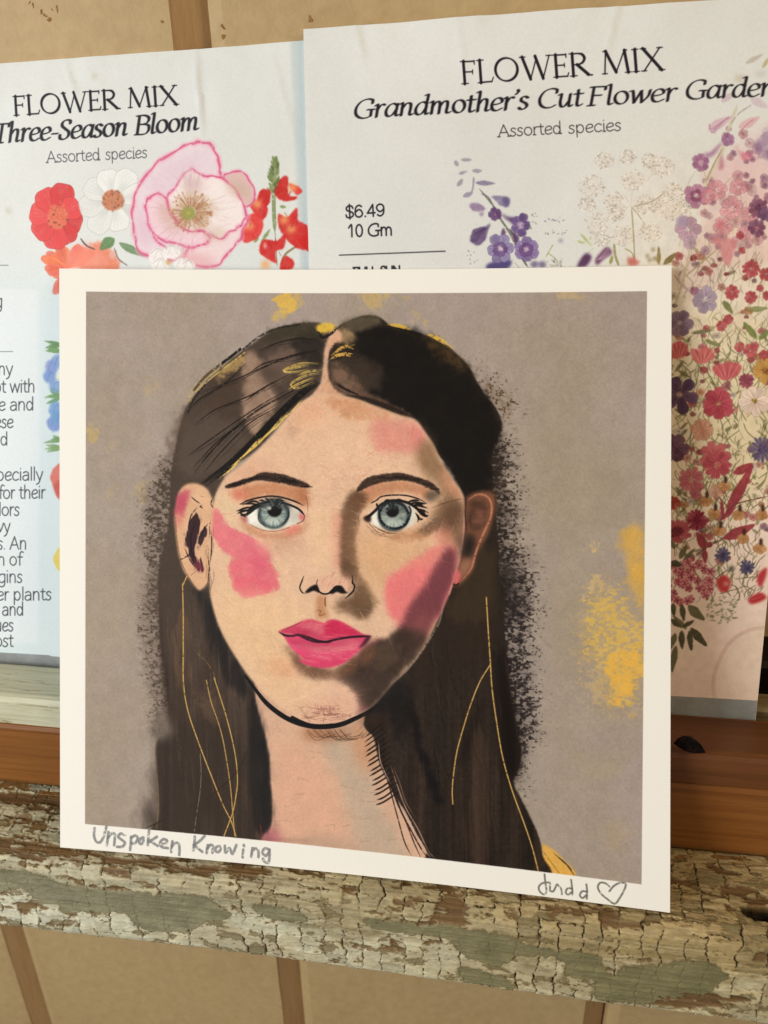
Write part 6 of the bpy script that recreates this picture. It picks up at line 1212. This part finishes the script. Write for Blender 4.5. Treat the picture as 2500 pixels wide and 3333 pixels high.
# old chips knocked out of the paint, top left
chipm = N('chipped_bare_wood', .7, .2); chipm.col(chipm.ramp(chipm.noise(chipm.obj(), .8, 4), [(.3, (104, 72, 40)), (.7, (158, 118, 70))])); chipm = chipm.m
def chips_on_wall(pts_px, r_px, seed):
    rr = np.random.RandomState(seed)
    for (x, y) in pts_px:
        c = ray(x, y); c = c*(YW/c[1]); r = r_px*.085*rr.uniform(.5, 1.1); n = 11
        a = np.sort(rr.rand(n)*2*np.pi); rad = r*rr.uniform(.5, 1.25, n); sq = rr.uniform(.35, .8); ro = rr.uniform(0, 3)
        X = rad*np.cos(a); Z = rad*np.sin(a)*sq; x2 = X*np.cos(ro)-Z*np.sin(ro); z2 = X*np.sin(ro)+Z*np.cos(ro)
        V = [(c[0]+p, YW-.06, c[2]+q) for p, q in zip(x2, z2)]+[(c[0]+p*1.12, YW+.05, c[2]+q*1.12) for p, q in zip(x2, z2)]
        mesh('paint_chip', V, [tuple(range(n))[::-1]]+[(i, (i+1) % n, n+(i+1) % n, n+i) for i in range(n)], [chipm], wall)
chips_on_wall([(108, 18), (135, 40), (150, 52), (185, 22), (96, 8), (160, 64), (188, 34), (143, 48), (170, 30), (528, 70), (1012, 60), (1008, 66), (725, 90), (727, 120)], 9, 3)

# -- added near-black strip: painted shade of the slot between the boards and the wall
dk = N('slot_shade_black', .6, .2); dk.col(dk.ramp(dk.noise(dk.obj((.05, 1, 1)), .6, 5), [(.3, (20, 13, 8)), (.7, (38, 26, 15))])); dk = dk.m
tag(extrude('slot_shade', [(190, -152), (190, -127), (191.5, -125.6), (204.4, -125.6), (204.4, -152)], -262, 202, [dk], None, 30, .1, 5), 'near-black strip holding the painted shade of the slot beyond the right packet', 'shade strip')
def streaky(name, cols, sx=.012, rough=.55, spec=.35, bump=.4, grain=1.2, knot=None):
    m = N(name, rough, spec); v = m.obj((sx, 1, 1)); f = m.noise(v, .55, 6, .65, .3); g = m.noise(m.obj((.05, 1, 1)), grain, 5, .7)
    c = m.ramp(f, cols); c = m.mix(.35, c, m.ramp(g, [(.35, cols[0][1]), (.65, cols[-1][1])]))
    h = m.noise(m.obj((.03, 1, 1)), 3.2, 4, .75); c = m.mix(m.ramp(h, [(.30, (150, 150, 150)), (.46, (0, 0, 0))]), c, tuple(int(q*.55) for q in cols[0][1]))
    d = m.noise(m.obj((.3, 1, 1)), .12, 5, .7); c = m.mix(m.ramp(d, [(.5, (0, 0, 0)), (.75, (110, 110, 110))]), c, tuple(int(q*.8+24) for q in cols[0][1]))
    m.col(c); m.bump(f, bump, .0006); m.bump(g, bump*.5, .0003); m.bump(h, bump*.6, .0003); return m
pale = streaky('worn_pale_paint', [(.30, (150, 140, 106)), (.42, (206, 206, 178)), (.56, (224, 226, 202)), (.72, (172, 164, 128))], .02, .5)
pv = pale.obj((.14, .8, .8)); pc = pale.ramp(pale.noise(pv, .4, 6, .7, .6), [(.58, (0, 0, 0)), (.66, (255, 255, 255))]); old = pale.b.inputs['Base Color'].links[0].from_socket
pale.col(pale.mix(pc, old, (132, 122, 88))); pale = pale.m
pine = streaky('oiled_pine', [(.28, (104, 62, 28)), (.45, (138, 88, 42)), (.6, (152, 100, 50)), (.75, (118, 74, 36))], .010, .42, .35, .12).m
pine2 = streaky('dark_knotty_pine', [(.28, (78, 46, 24)), (.45, (104, 64, 34)), (.6, (116, 72, 40)), (.75, (88, 54, 28))], .010, .45, .35, .14)
# growth rings swept round the knot
KN = ray(2245, 2435); KN = KN*(150/KN[1])
gm = pine2.n('ShaderNodeTexCoord'); mp = pine2.n('ShaderNodeMapping'); mp.inputs['Location'].default_value = (-KN[0]*MM*90, 0, -(KN[2]+Z0)*MM*240); mp.inputs['Scale'].default_value = (90, 0, 240); pine2.l(gm.outputs['Object'], mp.inputs[0])
ln = pine2.n('ShaderNodeVectorMath', operation='LENGTH'); pine2.l(mp.outputs[0], ln.inputs[0])
kr = pine2.ramp(ln.outputs['Value'], [(.0, (255, 255, 255)), (.55, (190, 190, 190)), (1., (0, 0, 0))]); old = pine2.b.inputs['Base Color'].links[0].from_socket
pine2.col(pine2.mix(kr, old, (96, 54, 32))); pine2 = pine2.m
TOPZ = -125.4
up = [(150, -133.9), (149.8, -130), (150, -126.8), (150.7, -125.7), (152, -125.4), (167, -127.4), (167, -133.9)]
low = [(150.9, -155.4), (150.3, -154), (150.3, -146), (150.2, -136), (150.6, -134.9), (151.6, -134.3), (167, -134.3), (167, -155.4)]
tag(extrude('painted_board', up, -262, -28.2, [pale], None, 60, .10, 1), 'pale cream painted board lying on the batten left of the print', 'board')
kb = tag(extrude('knotty_board', up, -27.8, 202, [pine2], None, 60, .08, 2), 'dark unpainted pine board with a black knot, right of the print', 'board')
tag(extrude('pine_batten', low, -262, 202, [pine], None, 80, .07, 3), 'reddish brown pine batten running along the back of the crackled ledge', 'batten')
oldstrip = streaky('grimy_old_paint', [(.30, (92, 80, 54)), (.45, (132, 118, 84)), (.56, (146, 132, 98)), (.72, (104, 88, 60))], .05, .6).m
tag(extrude('back_strip', [(171.6, -139), (171.6, -128), (172.6, -127.2), (179, -127.6), (179, -139)], -262, 202, [oldstrip], None, 40, .15, 4), 'thin chipped pale strip behind the packets, seen at the right packet corner', 'strip')
# the knot: a sunken, cracked, bark-rimmed eye
bark = N('black_knot', .8, .15); bark.col(bark.ramp(bark.noise(bark.obj(), .8, 5, .7), [(.45, (8, 5, 4)), (.75, (46, 30, 20))])); bark.bump(bark.noise(bark.obj(), 1.2, 5), .8, .0008); bark = bark.m
kp = [(2192, 2420), (2205, 2404), (2225, 2394), (2248, 2397), (2268, 2410), (2285, 2428), (2298, 2450), (2285, 2452), (2255, 2452), (2228, 2444), (2208, 2432)]
kw = [ray(*p) for p in kp]; kw = [q*(149.62/q[1]) for q in kw]; cx, cz = np.mean([q[0] for q in kw]), np.mean([q[2] for q in kw])
V = [(q[0], q[1], q[2]) for q in kw]+[(cx+(q[0]-cx)*.86, 149.35, cz+(q[2]-cz)*.84) for q in kw]+[(cx+(q[0]-cx)*.62, 149.8, cz-.5+(q[2]-cz)*.55) for q in kw]+[(cx, 149.9, cz-.6)]
n = len(kw); F = [(i, (i+1) % n, n+(i+1) % n, n+i) for i in range(n)]+[(n+i, n+(i+1) % n, 2*n+(i+1) % n, 2*n+i) for i in range(n)]+[(2*n+i, 2*n+(i+1) % n, 3*n) for i in range(n)]
kn = mesh('knot', V, F, [bark], None); kn.parent = kb

# -- the crackled ledge
lc, lh = paint_ledge()
im = image('ledge_paint', lc)
nx, nt = 1900, 330
s_ = np.linspace(0, LT-2, nt); r0 = NOSE; a_len = (TOPY-LIP)-r0*.2; arc = r0*np.pi/2
Yp = np.empty(nt); Zp = np.empty(nt); Ny = np.empty(nt); Nz = np.empty(nt)
topl = TOPY-(LIP+r0)+r0*.0; face = 22.8
for i, s in enumerate(s_):
    t = s                                    # paint coordinate; profile runs top, nose, face, under edge
    flat = TOPY-LIP-r0*.785
    if t < flat: Yp[i], Zp[i], Ny[i], Nz[i] = TOPY-t*(TOPY-(LIP+r0))/flat, -156, 0, 1
    elif t < flat+arc: th = (t-flat)/r0; Yp[i], Zp[i], Ny[i], Nz[i] = LIP+r0-r0*np.sin(th), -156-r0+r0*np.cos(th), -np.sin(th), np.cos(th)
    elif t < flat+arc+face-3: q = t-flat-arc; Yp[i], Zp[i], Ny[i], Nz[i] = LIP, -156-r0-q, -1, 0
    else:
        q = t-flat-arc-face+3; r1 = 3.; th = q/r1
        if th < np.pi/2: Yp[i], Zp[i], Ny[i], Nz[i] = LIP+r1-r1*np.cos(th), -156-r0-face+3-r1*np.sin(th), -np.cos(th), -np.sin(th)
        else: q2 = q-r1*np.pi/2; Yp[i], Zp[i], Ny[i], Nz[i] = LIP+r1+q2, -156-r0-face+3-r1, 0, -1
X = np.linspace(LX0, LX1, nx)
iy = np.clip((s_*LP).astype(int), 0, lh.shape[0]-1); ix = np.clip(((X-LX0)*LP).astype(int), 0, lh.shape[1]-1)
hh = (lh[iy][:, ix]-.82)*1.75
hh = hh+(fnoise(nt, nx, 420, 120, 3, 71)-.5)*.9
V = np.stack([np.broadcast_to(X, (nt, nx)), Yp[:, None]+Ny[:, None]*hh, Zp[:, None]+Nz[:, None]*hh], -1).reshape(-1, 3)
uv = np.stack([np.broadcast_to((X-LX0)/(LX1-LX0), (nt, nx)), 1-np.broadcast_to((s_/LT)[:, None], (nt, nx))], -1).reshape(-1, 2)
lm_ = N('crackled_old_paint', .58, .28); t = lm_.n('ShaderNodeTexImage'); t.image = im; t.interpolation = 'Cubic'; lm_.l(lm_.n('ShaderNodeUVMap').outputs[0], t.inputs[0]); lm_.col(t.outputs[0])
lm_.bump(lm_.noise(lm_.obj(), 2.2, 5, .7), .35, .0003)
ledge = empty('ledge', (0, 140, -156)); tag(ledge, 'weathered wooden ledge in crackled cream paint over sage green that carries the print', 'ledge')
mesh('crackled_paint', V, grid(nx, nt), [lm_.m], ledge, uv=uv, smooth_=True)
bz = -156-NOSE-face+.8
extrude('shelf_board', [(LIP+5.5, -161.5), (149, -161.5), (149, -157.2), (YW-.6, -157.2), (YW-.6, bz+.6), (LIP+6, bz+.6), (LIP+5.5, bz+5)], LX0-20, LX1+20, [chipm], ledge, 20)

# -- paper things
def sheet(name, corners, res, mats, parent=None, off=None, thick=.3, uvfull=True):
    """a sheet spanned by four corners (TL, TR, BR, BL); off(u, v) pushes it along the front normal"""
    TL, TR, BR, BL = [np.array(c, float) for c in corners]; nu, nv = res
    u, v = np.meshgrid(np.linspace(0, 1, nu), np.linspace(0, 1, nv)); U, Vv = u[..., None], v[..., None]
    P = TL*(1-U)*(1-Vv)+TR*U*(1-Vv)+BR*U*Vv+BL*(1-U)*Vv
    n = np.cross(TR-TL, BL-TL); n /= np.linalg.norm(n)
    if n[1] > 0: n = -n
    if off is not None: P = P+n*off(u, v)[..., None]
    back = P-n*thick; front = P.reshape(-1, 3); nF = len(front); g = grid(nu, nv)
    Vs = np.vstack([front, back.reshape(-1, 3)]); idx = np.arange(nF).reshape(nv, nu)
    ring = np.concatenate([idx[0, :-1], idx[:-1, -1], idx[-1, :0:-1], idx[:0:-1, 0]]); rn = np.roll(ring, -1)
    m_ = len(ring); j = np.arange(m_); jn = np.roll(j, -1); Vs = np.vstack([Vs, Vs[ring], Vs[ring+nF]])   # the rim has vertices of its own: a crisp cut edge
    side = np.stack([j, jn, jn+m_, j+m_], 1)+2*nF; F = np.vstack([g, g[:, ::-1]+nF, side]); mi = np.r_[np.zeros(len(g), int), np.ones(len(g)+len(side), int)]
    uv = np.stack([u, 1-v], -1).reshape(-1, 2); uv = np.vstack([uv, uv, uv[ring], uv[ring]])
    o = mesh(name, Vs, F, mats, parent, mi, uv, smooth_=True); sm = np.ones(len(F), bool); sm[2*len(g):] = False; o.data.polygons.foreach_set('use_smooth', sm)
    return o, n
def cut(x, y, P0, nrm): r = ray(x, y); return r*((P0@nrm)/(r@nrm))

# the art print leans back from the ledge against the boards
Pp = np.array([0, 131.2, -155.8]); up_ = np.array([0, 188-131.2, 155.8-20.4]); nr = np.array([0, up_[2], -up_[1]]); nr /= np.linalg.norm(nr)
cor = [cut(*p, Pp, nr) for p in PRINT_PX]
imp = image('portrait_print', paint_portrait())
pm = printed('portrait_card', imp, .62, .10, .30, .10)
pr, _ = sheet('art_print', cor, (60, 60), [pm, paper], None, lambda u, v: -BEND*(1-(2*u-1)**2)+0*v, .45)
tag(pr, 'square art print of a brown-haired face with white margins and pencilled title', 'art print')

# seed packets standing in the slot, leaning on the wall
TH = math.radians(12.2)
def packet(px_tl, dY, width, height, rot, right):
    P0 = np.array([0, 168.5+dY, -127.9]); nn = np.array([0, math.cos(TH), -math.sin(TH)]); upv = np.array([0, math.sin(TH), math.cos(TH)]); xv = np.array([1., 0, 0])
    e1 = xv*math.cos(rot)+upv*math.sin(rot); e2 = -upv*math.cos(rot)+xv*math.sin(rot)
    TL = cut(*px_tl, P0, nn) if right else px_tl(P0, nn, e1)
    W_, H_ = int(width*9), int(height*9)
    def mp(p):
        r = rays(p); q = r*((P0@nn)/(r@nn))[:, None]-TL; return np.c_[q@e1, q@e2]*9
    return TL, e1, e2, W_, H_, mp
def creases(u, v, seed, spots):
    f = fnoise(u.shape[0], u.shape[1], 34, 34, 4, seed)-.5
    z = f*.9*np.exp(-v/.10)+(fnoise(u.shape[0], u.shape[1], 60, 60, 3, seed+1)-.5)*.35
    for cx, cy, a, l, h in spots:
        du, dv = u-cx, v-cy; s, t = du*math.cos(a)+dv*math.sin(a), -du*math.sin(a)+dv*math.cos(a)
        z = z+h*np.exp(-(t/.006)**2)*np.exp(-(s/l)**2)+h*.8*np.exp(-(t/.03)**2)*np.exp(-(s/l)**2)*np.sign(t)
    return z
shade_m = N('shade_band_grey', .6, .25); shade_m.col(shade_m.ramp(shade_m.noise(shade_m.obj(), .2, 4), [(.3, (134, 136, 134)), (.7, (152, 156, 156))])); shade_m.bump(shade_m.noise(shade_m.obj(), 1.5, 4), .2, .0003); shade_m = shade_m.m  # grey darkened to carry the shadow at the packet bottoms
def make_packet(TL, e1, e2, width, height, im, mat, label, seed, spots, shade_h):
    root = empty('seed_packet', tuple(TL+e1*width/2+e2*height)); tag(root, label, 'seed packet', group='seed packets leaning on the wall')
    BL = TL+e2*height; BR = BL+e1*width; TR = TL+e1*width
    def off(u, v): return .9*np.sin(np.pi*np.clip(u, 0, 1))**.6*np.sin(np.pi*np.clip(v, 0, 1))**.5+creases(u, v, seed, spots)*np.minimum(1, .25+8*np.minimum(u, 1-u))
    o, n = sheet('paper_envelope', [TL, TR, BR, BL], (170, 240), [mat, paper], root, off, 1.1)
    h = shade_h; a = BL-e2*h+n*.35; b = BR-e2*h+n*.35
    sheet('shade_band', [a+e1*.3, b-e1*.3, BR+n*.45-e1*.3, BL+n*.45+e1*.3], (40, 5), [shade_m, shade_m], root, lambda u, v: .12*np.sin(u*19)*(1-v)+.1, .3)  # added strip: the shadow across the packet's foot, put in as colour
    return root
PWD, PHT = 113., 166.4
TL, e1, e2, W_, H_, mp = packet((987, 94), 0, PWD, PHT, math.radians(1.0), True)
imr = image('right_packet_print', paint_right(mp, W_, H_))
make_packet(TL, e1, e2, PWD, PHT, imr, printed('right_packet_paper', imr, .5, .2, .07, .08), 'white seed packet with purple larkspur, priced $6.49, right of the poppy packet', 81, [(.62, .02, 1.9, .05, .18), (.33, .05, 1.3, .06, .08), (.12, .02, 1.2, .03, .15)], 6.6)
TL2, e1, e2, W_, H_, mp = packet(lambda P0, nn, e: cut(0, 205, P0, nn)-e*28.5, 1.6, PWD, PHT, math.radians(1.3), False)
iml = image('left_packet_print', paint_left(mp, W_, H_))
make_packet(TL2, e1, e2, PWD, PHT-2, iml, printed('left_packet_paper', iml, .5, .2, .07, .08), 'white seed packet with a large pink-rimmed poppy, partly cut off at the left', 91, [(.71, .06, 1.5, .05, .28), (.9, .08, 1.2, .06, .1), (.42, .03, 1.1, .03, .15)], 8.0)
